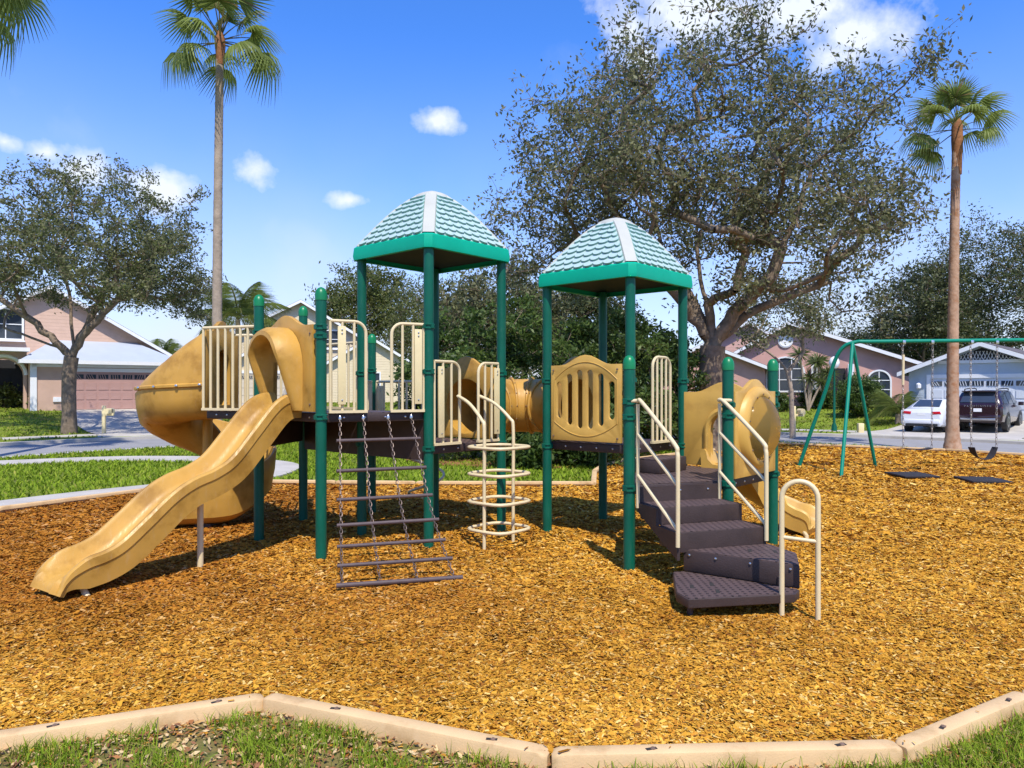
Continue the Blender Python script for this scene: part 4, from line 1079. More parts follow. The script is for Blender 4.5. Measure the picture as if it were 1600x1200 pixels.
me.materials.clear(); me.materials.append(MATS['rim']); lo = bpy.data.objects.new('lettering', me); COL.objects.link(lo); lo.parent = t
lo.location = (-2.452, 0, 1.03); lo.rotation_euler = (PI/2, 0, -PI/2)
# car half hidden behind the slide hood, on the far driveway
wc = Vector((-14.6,50.2)); t, b = car('dark blue car on the far driveway, glimpsed through the slide hood', 'car', (wc.x, wc.y, gz(wc.x,wc.y)+CARZ), math.radians(110), 'car_blue', [(-2.3,.42,.6,.80,.84,.74,.66),(-2.24,.27,.62,.98,1.02,.86,.70),(-1.62,.22,.62,1.0,1.09,.9,.66),(-.85,.2,.62,.98,1.41,.9,.57),(.15,.2,.62,.96,1.46,.9,.58),(.55,.2,.62,.95,1.43,.9,.58),(1.35,.2,.6,.93,1.0,.9,.68),(2.05,.24,.55,.8,.86,.86,.66),(2.3,.35,.5,.62,.68,.7,.55)], 1.8, .32, (-1.35,1.38), False)

# ------------------------------------------------------------------ houses (local: front faces -y, x to the right)
def house(name, label, p, extra=0):
    d = Vector((CX,CY))-p; rz = math.atan2(d.x, -d.y)*1.0
    rz = math.atan2(d.y, d.x)+PI/2
    return thing(name, label, 'house', (p.x, p.y, gz(p.x,p.y)), rz+extra)
def prism_y(poly, y0, y1):
    """polygon in x-z extruded from y0 to y1"""
    return MB().plate(poly, [], (0,(y0+y1)/2,0), (1,0,0), (0,0,1), abs(y1-y0))
def gable(t, x0, x1, y0, y1, ze, zr, wall, roofm, over=.35, xr=None, z0=0):
    """block with its gable to the front: wall, two roof slopes, white barge boards"""
    xr = (x0+x1)/2 if xr is None else xr
    obj('wall', prism_y([(x0,z0-.5),(x1,z0-.5),(x1,ze),(xr,zr),(x0,ze)], y0, y1), wall, t, smooth=False)
    for sx in (x0, x1):
        sg = -1 if sx == x0 else 1; sl_ = (zr-ze)/abs(sx-xr)
        e = (sx+sg*over, ze-over*sl_)
        r_ = obj('roof', prism_y([(xr,zr+.03),(xr,zr+.13),(e[0],e[1]+.13),(e[0],e[1]+.03)] if sg > 0 else [(xr,zr+.13),(xr,zr+.03),(e[0],e[1]+.03),(e[0],e[1]+.13)], y0-over, y1+over), roofm, t, smooth=False)
        obj('barge_board', prism_y([(xr,zr-.11),(xr,zr+.1),(e[0],e[1]+.1),(e[0],e[1]-.11)] if sg > 0 else [(xr,zr+.1),(xr,zr-.11),(e[0],e[1]-.11),(e[0],e[1]+.1)], y0-over-.05, y0-over-.006), 'white', r_, smooth=False)
        obj('gutter', MB().box((e[0]-sg*.03, (y0+y1)/2, e[1]+.0), (.1, y1-y0+2*over, .13)), 'white', r_, smooth=False)
def hip(t, x0, x1, y0, y1, ze, zr, wall, roofm, over=.4, ridge=None, run=0):
    obj('wall', MB().box(((x0+x1)/2,(y0+y1)/2,ze/2-.25), (x1-x0,y1-y0,ze+.5)), wall, t, smooth=False)
    X0, X1, Y0, Y1 = x0-over, x1+over, y0-over, y1+over; ra, rb = ridge
    mb = MB(); mb.v = [(X0,Y0,ze),(X1,Y0,ze),(X1,Y1,ze),(X0,Y1,ze),(ra[0],ra[1],zr),(rb[0],rb[1],zr),(X0,Y0,ze-.04),(X1,Y0,ze-.04),(X1,Y1,ze-.04),(X0,Y1,ze-.04)]
    mb.f = [(0,1,5,4),(1,2,5),(2,3,4,5),(3,0,4),(6,7,1,0),(7,8,2,1),(9,6,0,3),(9,8,7,6)]
    r_ = obj('roof', mb, roofm, t, smooth=False)
    obj('fascia', MB().box(((X0+X1)/2, Y0-.03, ze-.09), (X1-X0+.06,.05,.2)), 'white', r_, smooth=False)
    obj('fascia', MB().box((X0-.03, (Y0+Y1)/2, ze-.09), (.05,Y1-Y0,.2)), 'white', r_, smooth=False)
    obj('fascia', MB().box((X1+.03, (Y0+Y1)/2, ze-.09), (.05,Y1-Y0,.2)), 'white', r_, smooth=False)
def garage(t, xc, y, wd, h, m, trim='white', fan=True, ncol=8):
    obj('door_surround', MB().plate([(-wd/2-.16,-.02),(wd/2+.16,-.02),(wd/2+.16,h+.2),(-wd/2-.16,h+.2)], [[(-wd/2,0),(-wd/2,h),(wd/2,h),(wd/2,0)]], (xc,y-.03,0), (1,0,0), (0,0,1), .1), trim, t, smooth=False)
    dr_ = obj('garage_door', MB().box((xc,y-.01,h/2), (wd,.03,h)), m, t, smooth=False)
    ph = h/4; pw = wd/ncol; me = raw_mesh('panel', MB().box((0,0,0), (pw-.10,.03,ph-.13)), m)
    for r in range(4):
        for c in range(ncol):
            if r == 3 and fan:
                wdn = obj('window', MB().plate([(-pw/2+.06,-.12),(pw/2-.06,-.12),(pw/2-.06,.12),(-pw/2+.06,.12)], [], (xc-wd/2+pw*(c+.5), y-.032, h-ph/2), (1,0,0), (0,0,1), .03), 'glass', dr_, smooth=False)
                mb = MB(); ang = (c-(ncol-1)/2)/ncol
                for q in (-.12,0,.12): mb.beam((xc-wd/2+pw*(c+.5)+q, y-.055, h-ph/2-.12), (xc-wd/2+pw*(c+.5)+q+ang*.35, y-.055, h-ph/2+.12), .01, .03)
                obj('muntin', mb, m, wdn, smooth=False)
            else: share('panel', me, dr_, Matrix.Translation((xc-wd/2+pw*(c+.5), y-.032, ph*(r+.5))))
def window(t, xc, y, z0, z1, wd, archy=False, cols=2, rows_=2):
    if archy: outer = [(wd/2+.1,z0-.1)]+arc((0,z1-wd/2), wd/2+.1, 0, 180, 12)+[(-wd/2-.1,z0-.1)]; hole = [(wd/2,z0)]+arc((0,z1-wd/2), wd/2, 0, 180, 12)+[(-wd/2,z0)]
    else: outer = [(-wd/2-.1,z0-.1),(wd/2+.1,z0-.1),(wd/2+.1,z1+.1),(-wd/2-.1,z1+.1)]; hole = [(-wd/2,z0),(wd/2,z0),(wd/2,z1),(-wd/2,z1)]
    w_ = obj('window', MB().plate(outer, [hole], (xc,y-.05,0), (1,0,0), (0,0,1), .1), 'white', t, smooth=False)
    obj('pane', MB().plate(hole, [], (xc,y-.02,0), (1,0,0), (0,0,1), .03), 'glass', w_, smooth=False)
    mb = MB()
    for i in range(1, cols): mb.box((xc-wd/2+wd*i/cols, y-.05, (z0+z1)/2), (.05,.04,z1-z0))
    for i in range(1, rows_): mb.box((xc, y-.052, z0+(z1-z0)*i/rows_), (wd,.04,.05))
    obj('glazing_bar', mb, 'white', w_, smooth=False)
    if not archy: obj('sill', MB().box((xc, y-.09, z0-.13), (wd+.3,.16,.08)), 'white', w_, smooth=False)

# left: two-storey peach house with white roof over the garage
t = house('house', 'peach house with pale metal roof over a pink garage door, behind the left tree', H1)
gable(t, -9.4, 3.4, 2.6, 12, 3.3, 7.0, 'siding_peach', 'shingle_grey', .5, xr=-2.9)
hip(t, -4.1, 3.2, 0, 6.5, 2.75, 4.75, 'peach', 'metal_roof', .45, ((-1.6,4.4),(.4,4.4)))
garage(t, .3, 0, 4.9, 2.15, 'garage_pink')
obj('corner_trim', MB().box((-3.95,-.03,1.3), (.3,.1,2.7)), 'white', t, smooth=False)
obj('wall_trim', MB().box((-2.65,-.04,.62), (.8,.08,.26)), 'white', t, smooth=False)
for z, w_ in ((2.62,.5),): obj('frieze', MB().box((-.4,-.04,2.5), (7.2,.08,.22)), 'white', t, smooth=False)
window(t, -5.0, 2.6, 4.0, 5.6, 1.5); 
obj('porch_wall', MB().plate([(-8.4,-.3),(-4.15,-.3),(-4.15,3.2),(-8.4,3.2)], [[(-6.1,-.2)]+[(-6.1,1.9)]+[(x-5.2,z) for x, z in arc((0,1.9),.9,180,0,10)]+[(-4.3,-.2)]], (0,1.2,0), (1,0,0), (0,0,1), .3), 'peach', t, smooth=False)
obj('porch_arch', MB().tube([(x-5.2,1.02,z) for x, z in arc((0,1.95),1.02,180,0,12)], .1, 6), 'white', t)
obj('porch_roof', MB().box((-6.4,.9,3.3), (4.6,1.7,.2)), 'white', t, smooth=False)
obj('porch_shade_slab', MB().box((-5.2,2.45,1.4), (2.2,.2,2.8)), 'dark', t, smooth=False)  # near-black slab: the shade inside the porch is put into its colour
obj('front_door', MB().box((-5.3,2.3,1.05), (1.0,.08,2.1)), 'dark', t, smooth=False)
obj('porch_column', MB().box((-6.6,.85,1.5), (.32,.32,3.2)), 'white', t, smooth=False)

# right: blue-grey garage house
t = house('house', 'blue-grey house with white gable and wide garage door behind the cars', H4)
gable(t, -3.35, 3.35, 0, 9, 2.55, 3.85, 'bluegrey', 'shingle_grey', .45)
garage(t, .15, 0, 4.95, 2.15, 'garage_white')
obj('gable_board', MB().box((0,-.05,2.98), (3.9,.06,.16)), 'white', t, smooth=False)
mb = MB()
for i in range(-9, 10):
    for s in (-1, 1):
        x = i*.15; zt2 = 3.66-abs(x)*.39; 
        if zt2 > 3.1: mb.beam((x-.13*s*.5, -.05-.012*s, 3.07), (x+.13*s*(zt2-3.1)/.3*.5, -.05-.012*s, min(zt2, 3.5)), .02, .035, (0,1,0))
obj('lattice', mb, 'white', t, smooth=False)
obj('lattice_backing', MB().plate([(-1.6,3.06),(1.6,3.06),(0,3.66)], [], (0,-.012,0), (1,0,0), (0,0,1), .03), 'dark', t, smooth=False)
gable(t, 2.6, 12, 4, 14, 2.9, 5.0, 'siding_blue', 'shingle_grey', .4)
gable(t, 1.6, 9.0, 2.0, 10, 2.7, 4.3, 'siding_blue', 'shingle_grey', .4)
obj('house_lamp', MB().lathe([(.05,-.15),(.12,-.1),(.13,.1),(.04,.2)], (-2.85,-.12,1.75), 8), 'white', t)
obj('roof_vent', MB().tube([(2.2,5,3.9),(2.2,5,4.7)], .12, 8), 'metal_roof', t)

# pink house right of the oak
t = house('house', 'pink stucco house with round gable vent and arched window right of the oak', H3, .12)
gable(t, -5.2, 6.6, 0, 11, 2.7, 5.3, 'pink', 'shingle_grey', .5, xr=-.6)
gable(t, -8.6, -2.0, -1.6, 6, 2.5, 4.0, 'pink', 'shingle_grey', .45, xr=-5.6)
gable(t, -7.5, .6, 3.0, 10.5, 3.4, 5.7, 'siding_pink', 'shingle_grey', .4, xr=-3.2)
obj('gable_vent', MB().lathe([(.46,-.05),(.46,.06),(.36,.09),(.36,.04),(.02,.04)], (-.8,-.02,4.2), 20, Matrix.Rotation(PI/2,3,'X')), 'white', t)
window(t, -.8, 0, 1.0, 3.1, 2.2, True, 3, 3); window(t, 4.6, 0, .5, 2.2, 1.2, True, 2, 3)
obj('porch_shade_slab', MB().box((1.9,-.02,1.2), (1.6,.1,2.4)), 'dark', t, smooth=False)  # dark slab on the flat wall, painted as a shaded porch opening
obj('porch_column', MB().box((3.0,-.3,1.2), (.35,.35,2.9)), 'white', t, smooth=False)
obj('porch_column', MB().box((.9,-.3,1.2), (.35,.35,2.9)), 'white', t, smooth=False)
window(t, -5.4, -1.6, .7, 2.0, 1.5)

# beige house far behind the left tower
t = house('house', 'beige lap-sided house with grey roof far behind the slide tower', H2, -.02)
gable(t, -6.6, 4.8, 1, 12, 4.6, 7.8, 'siding_beige', 'shingle_grey', .5, xr=-.6)
gable(t, -6.2, -.4, -1.4, 6, 2.7, 4.3, 'siding_beige', 'shingle_grey', .4)
garage(t, -3.3, -1.4, 4.6, 2.2, 'beige')
gable(t, .8, 8.2, -.6, 8, 2.8, 5.0, 'siding_beige', 'shingle_grey', .4)
window(t, 4.4, -.6, .8, 2.3, 1.6); window(t, -1.8, 1, 4.6, 5.9, 1.5); window(t, 1.6, 1, 4.3, 5.6, 1.3)
obj('roof_vent', MB().tube([(-2.6,6,6),(-2.6,6,7.2)], .12, 8), 'metal_roof', t)
# ------------------------------------------------------------------ trees
def limbs(P, par, rad, seg=6):
    """branch skeleton (points, parents, radii) -> one mesh of tapered sections"""
    V = []; F = []
    P = np.asarray(P)
    for i in range(len(P)):
        p = par[i]
        if p < 0: continue
        a = P[p]; b = P[i]; t = b-a; L_ = np.linalg.norm(t)
        if L_ < 1e-5: continue
        t = t/L_; u_ = np.cross(t, (0,0,1) if abs(t[2]) < .9 else (1,0,0)); u_ /= np.linalg.norm(u_); v_ = np.cross(t, u_)
        sg = seg if rad[i] > .03 else 4 if rad[i] > .012 else 3
        ra = min(rad[p], rad[i]*1.35); an = np.arange(sg)*2*PI/sg
        ci = np.outer(np.cos(an), u_)+np.outer(np.sin(an), v_); o = len(V)
        V += list(a-t*ra*.3+ci*ra*.975)+list(b+ci*rad[i]*1.004)
        F += [(o+k, o+(k+1)%sg, o+sg+(k+1)%sg, o+sg+k) for k in range(sg)]
    return V, F
def grow(root, trunk, att, r_tip=.008, step=.45, expo=2.3, wob=.12, rng=None, bias=.5, limbs0=(), r_root=None):
    """skeleton that reaches every attractor from the nearest earlier branch"""
    P = [np.array(p, float) for p in trunk]; par = [-1]+list(range(len(trunk)-1)); fork0 = max(1, len(trunk)//2)
    top = np.array(trunk[-1])
    for lim in limbs0:
        prev = len(trunk)-1
        S_ = spline([trunk[-1]]+list(lim), 4)
        for q in S_[1:]: P.append(np.array(q)+rng.normal(0,.04,3)); par.append(prev); prev = len(P)-1
    if limbs0: fork0 = len(trunk)-1
    att = np.array(att); order = np.argsort(np.linalg.norm(att-top, axis=1)); tips = []
    for i in order:
        a = att[i]; Q = np.array(P[fork0:]); dv = a-Q; ds = np.linalg.norm(dv, axis=1)
        # prefer branches that already head outwards, penalise going down
        cost = ds+bias*np.maximum(0, Q[:,2]-a[2])+.25*np.linalg.norm(Q-top, axis=1)
        j = int(np.argmin(cost))+fork0; b = P[j]; D = np.linalg.norm(a-b); n = max(1, int(D/step)); prev = j
        bow = rng.normal(0, wob, 3)*D; bow[2] = abs(bow[2])*.5-.05*D
        for k in range(1, n+1):
            f = k/n; q = b+(a-b)*f+bow*math.sin(PI*f)*.6+rng.normal(0, .035, 3)
            if k == n: q = a
            P.append(q); par.append(prev); prev = len(P)-1
        tips.append(prev)
    n = len(P); w_ = np.zeros(n); kids = np.zeros(n, int)
    for i in range(n-1, 0, -1):
        if kids[i] == 0: w_[i] += r_tip**expo
        w_[par[i]] += w_[i]; kids[par[i]] += 1
    rad = w_**(1/expo)
    rad = np.maximum(rad, r_tip)
    if r_root: rad = r_tip+(rad-r_tip)*(r_root-r_tip)/max(1e-6, rad[0]-r_tip); rad[0] *= 1.25
    return P, par, rad, tips
def leaves(centers, per, spread, size, pal, rng, flat=.7, up=.3):
    c = np.repeat(np.asarray(centers), per, axis=0); n = len(c)
    c = c+rng.normal(0, 1, (n,3))*np.array([spread, spread, spread*flat])
    a = rng.normal(0,1,(n,3)); a /= np.linalg.norm(a,axis=1)[:,None]; b = rng.normal(0,1,(n,3)); b[:,2] += 0; b -= a*np.sum(a*b,1)[:,None]; b /= np.linalg.norm(b,axis=1)[:,None]
    s = size*rng.uniform(.6,1.35,(n,1)); V = np.stack([c-a*s, c+b*s*.42, c+a*s, c-b*s*.42], 1).reshape(-1,3)
    pal = np.array(pal); col = pal[rng.choice(len(pal), n)]*rng.uniform(.7,1.3,(n,1))
    return V, col
OAK = [(.145,.157,.058),(.19,.197,.085),(.10,.112,.044),(.25,.245,.125),(.17,.155,.07)]
LIME = [(.125,.15,.034),(.16,.18,.042),(.085,.11,.026),(.19,.19,.065)]
DARK = [(.06,.078,.028),(.08,.098,.034),(.045,.058,.02),(.105,.12,.045)]
def crown_pts(n, c, rad, rng, hollow=.35, low=-.5, lumps=7):
    """attractors in an uneven ellipsoid with lobes"""
    lob = rng.normal(0,1,(lumps,3)); lob /= np.linalg.norm(lob,axis=1)[:,None]; amp = rng.uniform(-.16,.22,lumps)
    o = []
    while len(o) < n:
        d = rng.normal(0,1,3); d /= np.linalg.norm(d)
        if d[2] < low: continue
        m = 1+sum(a_*max(0, d@l_)**4 for a_, l_ in zip(amp, lob))
        r = (hollow+(1-hollow)*rng.uniform(0,1)**.55)*m
        o.append(np.array(c)+d*np.array(rad)*r)
    return o
def tree(name, label, cat, base, trunk, att, r_tip, per, spread, size, pal, seed, group=None, bark='bark', expo=2.3, step=.45, twigs=0, rmin=0, flat=.7, wob=.12, limbs0=(), r_root=None, lsp=.42):
    rng = np.random.default_rng(seed)
    t = thing(name, label, cat, base, group=group, world=True)
    P, par, rad, tips = grow(base, trunk, att, r_tip, step, expo, wob, rng, .5, limbs0, r_root)
    if twigs:
        P2 = list(P); par2 = list(par); rad2 = list(rad); cent = []
        for i in tips:
            for k in range(twigs):
                d = rng.normal(0,1,3); d /= np.linalg.norm(d); d[2] = d[2]*.8+.2; L_ = spread*rng.uniform(.7,1.8)
                m_ = P[i]+d*L_*.5+rng.normal(0,.06,3); e = P[i]+d*L_
                P2 += [m_, e]; par2 += [i, len(P2)-2]; rad2 += [r_tip*.8, r_tip*.45]; cent += [m_, e]
        cent = np.array(cent)
    else: P2, par2, rad2 = P, par, list(rad); cent = np.array([P[i] for i in tips])
    nt_ = len(trunk); sc_ = trunk[0]
    V, F = limbs(P2, par2, rad2, 7)
    np_mesh('trunk', V, np.array([f if len(f) == 4 else f+(f[-1],) for f in F]), bark, parent=t, smooth=True)
    V, col = leaves(cent, per, spread*lsp if twigs else spread, size, pal, rng, flat)
    np_mesh('crown', V, np.arange(len(V)).reshape(-1,4), 'leaf', col, parent=t)
    return t
rg = np.random.default_rng(3)
def px(x, y, Y): return np.array(((x-800)*Y/1150, Y, 1.92-(y-610)*Y/1150))
# big oak behind the second tower
ob = (6.25, 23.0, 0)
att = crown_pts(260, (5.7, 23.0, 8.35), (6.4, 5.4, 4.9), rg, .25, -.62, 9)
att += crown_pts(60, (3.2, 22.6, 6.8), (4.2, 3.4, 2.9), rg, .25, -.8, 5)
att += crown_pts(60, (9.4, 23.3, 6.8), (3.7, 3.6, 3.3), rg, .3, -.8, 5)
att = [a for a in att if a[2] > 3.3]
tree('oak_tree', 'tall spreading oak with forked dark trunk behind the second tower', 'tree', ob,
     [(6.25,23,-.1),(6.25,23.0,.6),(6.22,23,1.5),(6.2,23,2.5),(6.25,23,3.3)], att, .011, 11, .68, .078, OAK, 11, twigs=7, expo=2.1, step=.5, r_root=.40, lsp=.26,
     limbs0=[((5.6,22.8,4.2),(4.4,22.4,5.6),(3.3,22.2,6.9),(2.6,22,8.2)), ((6.1,23.1,4.6),(5.9,23.4,6.4),(6.6,23.6,8.6),(6.4,23.8,10.6)), ((6.9,22.8,4.3),(7.8,22.5,5.4),(8.6,22.4,7.2),(9.2,22.6,8.8)), ((7.4,23.3,4.2),(9.0,23.6,5.0),(10.8,24,5.6)), ((5.9,23.4,4.4),(5.0,24.2,6.4),(4.6,24.6,8.6))])
# tree in front of the left house
lb = (-19.6, 32.6, 0)
att = crown_pts(200, (-19.6, 32.6, 7.1), (6.0, 4.6, 4.2), rg, .3, -.35, 8)
att += crown_pts(40, (-16.0, 32.3, 6.3), (3.0, 2.6, 2.2), rg, .3, -.6, 4)
tree('shade_tree', 'round-headed street tree with low fork before the peach house', 'tree', lb,
     [(-19.6,32.6,-.1),(-19.6,32.6,.8),(-19.62,32.6,1.7),(-19.6,32.6,2.7),(-19.5,32.6,3.4)], att, .011, 17, .6, .08, OAK[:2]+LIME[:1]+OAK[2:4], 12, twigs=6, expo=2.1, r_root=.30, lsp=.27,
     limbs0=[((-20.3,32.4,4.3),(-21.6,32.2,5.4),(-23,32,6.6)), ((-19.6,32.8,4.6),(-19.9,33,6.2),(-20.2,33.2,8)), ((-18.7,32.4,4.5),(-17.6,32.2,5.6),(-16.4,32,6.6)), ((-19.2,33,4.6),(-18.6,33.4,6.2),(-18.2,33.6,8)), ((-20.6,32.8,4.0),(-22.4,33,4.6),(-24,33,5))])
# thin street tree before the pink house
sb = np.array((11.8, 31.0, gz(11.8,31.0)))
att = crown_pts(55, (11.4,31,5.0), (2.3,1.8,2.1), rg, .3, -.6, 5)
tree('street_tree', 'thin sparse tree with pale bare stems before the pink house', 'tree', tuple(sb),
     [tuple(sb+np.array(v)) for v in ((0,0,-.1),(-.03,0,1.0),(-.05,0,1.9),(-.2,0,2.7))], att, .012, 14, .5, .08, OAK, 13, twigs=4, bark='palm_bark', r_root=.10)
def bgtree(name, label, x, Y, ytop, wpx, seed, pal, n=110, per=20, low=-.55, z0=1.6, size=.12, grp='background trees'):
    X = (x-800)*Y/1150; top = 1.92+(610-ytop)*Y/1150; w_ = wpx*Y/1150/2; g0 = gz(X, Y); zc_ = (top+z0+g0)/2; rz_ = top-zc_
    r_ = np.random.default_rng(seed); att = crown_pts(n, (X, Y, zc_), (w_, w_*.8, rz_), r_, .3, -.85, 8)
    tree(name, label, 'tree', (X, Y, g0), [(X,Y,g0-.1),(X,Y,g0+1),(X+.1,Y,max(g0+1.6, zc_-rz_*.7))], att, .016, per, w_*.14+.25, size, pal, seed, grp, twigs=4, step=.8)
bgtree('background_tree', 'light olive tree rising above the beige house, left of the first roof post', 575, 74, 412, 150, 21, LIME, z0=3, size=.17, per=24)
bgtree('background_tree', 'olive tree seen under the first teal roof', 668, 66, 425, 150, 22, LIME+OAK[:2], z0=2)
bgtree('background_tree', 'grey-green tree between the two teal roofs', 775, 36, 408, 170, 23, OAK, z0=2)
bgtree('background_tree', 'dark tree behind the second teal roof, beside the oak trunk', 910, 40, 440, 190, 24, DARK+OAK[:1], z0=1.5)
bgtree('background_tree', 'dark leafy oak left of the right palm, above the blue-grey house', 1440, 54, 418, 150, 25, DARK+OAK[:2], z0=2)
bgtree('background_tree', 'tall dark oak at the right edge behind the blue-grey house', 1560, 56, 350, 240, 26, DARK+OAK[:3], n=170, z0=2)
bgtree('background_tree', 'low dark trees between the pink and the blue-grey house', 1378, 60, 505, 150, 27, DARK, n=90, z0=1)
bgtree('background_tree', 'dark tree beyond the blue-grey house roof, right of the palm trunk', 1520, 62, 470, 160, 28, DARK+OAK[:1], n=90, z0=1)

# big clipped-back shrubs behind the bed
def shrub(name, label, c, rad, seed, pal, n=60, per=120, size=.06, grp=None, ground=True):
    r_ = np.random.default_rng(seed); g0 = gz(c[0], c[1])
    att = crown_pts(n, (c[0], c[1], g0+rad[2]*.92), rad, r_, .35, -.95, 7)
    att = [a for a in att if a[2] > g0+.15]
    tree(name, label, 'shrub', (c[0], c[1], g0), [(c[0],c[1],g0-.05),(c[0],c[1],g0+.2),(c[0],c[1],g0+.45)], att, .008, per//8, .3 if rad[0] > 1 else rad[0]*.3, size, pal, seed, grp, twigs=4)
HEDGE = [(.07,.12,.022),(.10,.155,.03),(.045,.08,.018),(.14,.20,.045)]
for i, (x, y, r, h, lab) in enumerate([(-1.5,20.6,1.7,2.1,'dense dark green shrub behind the first tower'), (.7,20.3,1.7,2.15,'dense dark green shrub seen above the crawl tunnel'), (2.9,21.6,1.8,2.2,'dense dark green shrub behind the slotted panel'),
        (4.7,23.6,1.7,2.0,'dense dark green shrub at the foot of the oak trunk'), (1.9,18.6,.95,.75,'low dark shrub at the corner of the back lawn'), (.3,18.3,.8,.6,'low dark shrub under the crawl tunnel')]):
    shrub('shrub', lab, (x, y), (r, r*.85, h), 40+i, HEDGE, n=90 if r > 1 else 45, per=220, size=.075, grp='shrubs behind the play structure')
tb = px(1340, 640, 41); shrub('round_bush', 'round clipped bush before the pink house', (tb[0], 41), (1.15,1.1,1.15), 50, HEDGE, n=80, per=160, size=.07)
for i, (x, Y, r) in enumerate(((8,40.5,.9),(-22,40.5,.5))):
    b_ = px(x, 640, Y) if x > 0 else px(62, 640, Y); shrub('porch_shrub', ['yellow-green shrub beside the porch at the left edge', 'small dark shrub under the garage corner of the peach house'][i], (b_[0], Y), (r,r,r*.7), 52+i, LIME if i == 0 else HEDGE, n=30, per=90, size=.09)
for i, (x, Y) in enumerate(((1215,45),(1268,45.4),(1295,45))):
    b_ = px(x, 640, Y); shrub('yard_shrub', ['low shrub by the steps left of the yucca', 'low shrub under the yucca stems', 'low shrub right of the yucca by the lamp'][i], (b_[0], Y), (.8,.6,.5), 55+i, HEDGE+LIME[:1], n=26, per=90, size=.09)
# bare bed of dark mulch under the shrubs
mb = MB(); pts = [(x, y) for x, y in arc((1.2,20.5), 4.2, 0, 360, 32, ry=2.4)][:-1]
struct(obj('planting_bed', MB().plate([p for p in pts if not (p[0] > 1.55 and p[1] < 19.0)], [], (0,0,.02), (1,0,0), (0,1,0), .03), 'palm_boot', smooth=False))

# ------------------------------------------------------------------ palms
def fan_frond(droop, rng, nseg=34, pet=1.25, R_=1.1):
    """fan leaf along +x: petiole, pleated segments with hanging tips"""
    V = []; F = []; C_ = []
    def strip_(pts, wd, side, col):
        o = len(V)
        for p, w_ in zip(pts, wd): V.extend([p-side*w_, p+side*w_])
        for i in range(len(pts)-1): F.append((o+2*i, o+2*i+1, o+2*i+3, o+2*i+2)); C_.append(col)
    pp_ = [np.array((pet*f, 0, -.10*droop*f*f)) for f in (0,.35,.7,1.0)]
    strip_(pp_, [.035,.022,.016,.014], np.array((0,1,0)), (.20,.16,.05)); strip_(pp_, [.03,.02,.014,.012], np.array((0,0,1)), (.17,.14,.045))
    hub = pp_[-1]
    for k in range(nseg):
        a_ = math.radians(-128+256*k/(nseg-1)); L_ = R_*(.72+.28*math.cos(a_*.7))*rng.uniform(.92,1.05)
        d = np.array((math.cos(a_), math.sin(a_), 0)); s_ = np.array((-math.sin(a_), math.cos(a_), .35*(1 if k % 2 else -1))); s_ /= np.linalg.norm(s_)
        g = np.array((0,0,-1)); pts = []
        for f in (0,.33,.6,.8,1.0):
            hang = droop*(max(0,f-.38)**1.35)*1.05+.1*abs(math.sin(a_))*f*droop
            pts.append(hub+d*L_*(f-(.22*droop*max(0,f-.6))) + g*L_*hang + np.array((0,0,.10*math.cos(a_)*f*(1-f)*2)))
        dead = rng.uniform() < .05
        col = np.array((.19,.235,.05))*rng.uniform(.7,1.3) if not dead else np.array((.25,.17,.07))
        strip_(pts, [.012, .032, .030, .016, .003], s_, tuple(col))
    return np.array(V), F, C_
def frond_mesh(name, V, F, C_):
    o = np_mesh(name, V, F, 'leaf', np.array(C_)); me = o.data; bpy.data.objects.remove(o); return me
rf_ = np.random.default_rng(5)
FANS = [frond_mesh('fan_frond', *fan_frond(d_, rf_)) for d_ in (.35,.7,1.15,1.6)]
def palm(label, base, h, r0, r1, seed, scale=1.0, nf=30, lean=(0,0), boot=.9, lowest=104, bark='palm_bark'):
    rng = np.random.default_rng(seed); t = thing('fan_palm', label, 'palm', base, group='fan palms')
    path = []; rr = []
    n = 110
    for i in range(n+1):
        f = i/n; path.append((lean[0]*f*f, lean[1]*f*f, h*f-.05)); rr.append((r1+(r0-r1)*(1-f)**1.5+ (.16*r0*3)*max(0,1-f*h/.9)**2)*(1+.022*(-1)**i+rng.uniform(-.012,.012)))
    tr = obj('trunk', MB().tube(path, rr, 16), bark, t)
    bp2 = [p for p in path if p[2] > h-boot]; top = Vector(path[-1])
    k0 = len(path)-len(bp2)
    obj('boot_skirt', MB().tube([tuple(top+Vector((0,0,z))) for z in (-boot,-boot*.6,-boot*.3,0,.25)], [r1*1.04,r1*1.15,r1*1.32,r1*1.25,r1*.6], 14), 'palm_boot', tr)
    for i in range(nf):
        f = i/(nf-1); el = math.radians(84-lowest*f**.95+rng.uniform(-8,8)); az = i*2.39996+rng.uniform(-.25,.25)
        me = FANS[0 if f < .22 else 1 if f < .5 else 2 if f < .8 else 3]
        M = Matrix.Translation(top+Vector((0,0,.12-.30*f))) @ Matrix.Rotation(az,4,'Z') @ Matrix.Rotation(-el,4,'Y') @ Matrix.Rotation(rng.uniform(-.5,.5),4,'X') @ Matrix.Scale(scale*rng.uniform(.85,1.15)*(1+.12*f),4)
        share('frond', me, t, M)
    return t
palm('tall fan palm rising behind the spiral slide', (-10.1, 25.2, 0), 14.0, .19, .13, 61, .95, 22, (.12,0))
palm('fan palm with reddish upper trunk before the blue-grey garage', (14.35, 24.0, 0), 10.6, .20, .13, 62, .67, 20, (.15,0), 1.6, 92, 'palm_bark_red')
palm('fan palm at the top left corner, mostly out of the picture', (-15.3, 20.2, 0), 13.6, .22, .16, 63, 1.05, 22)
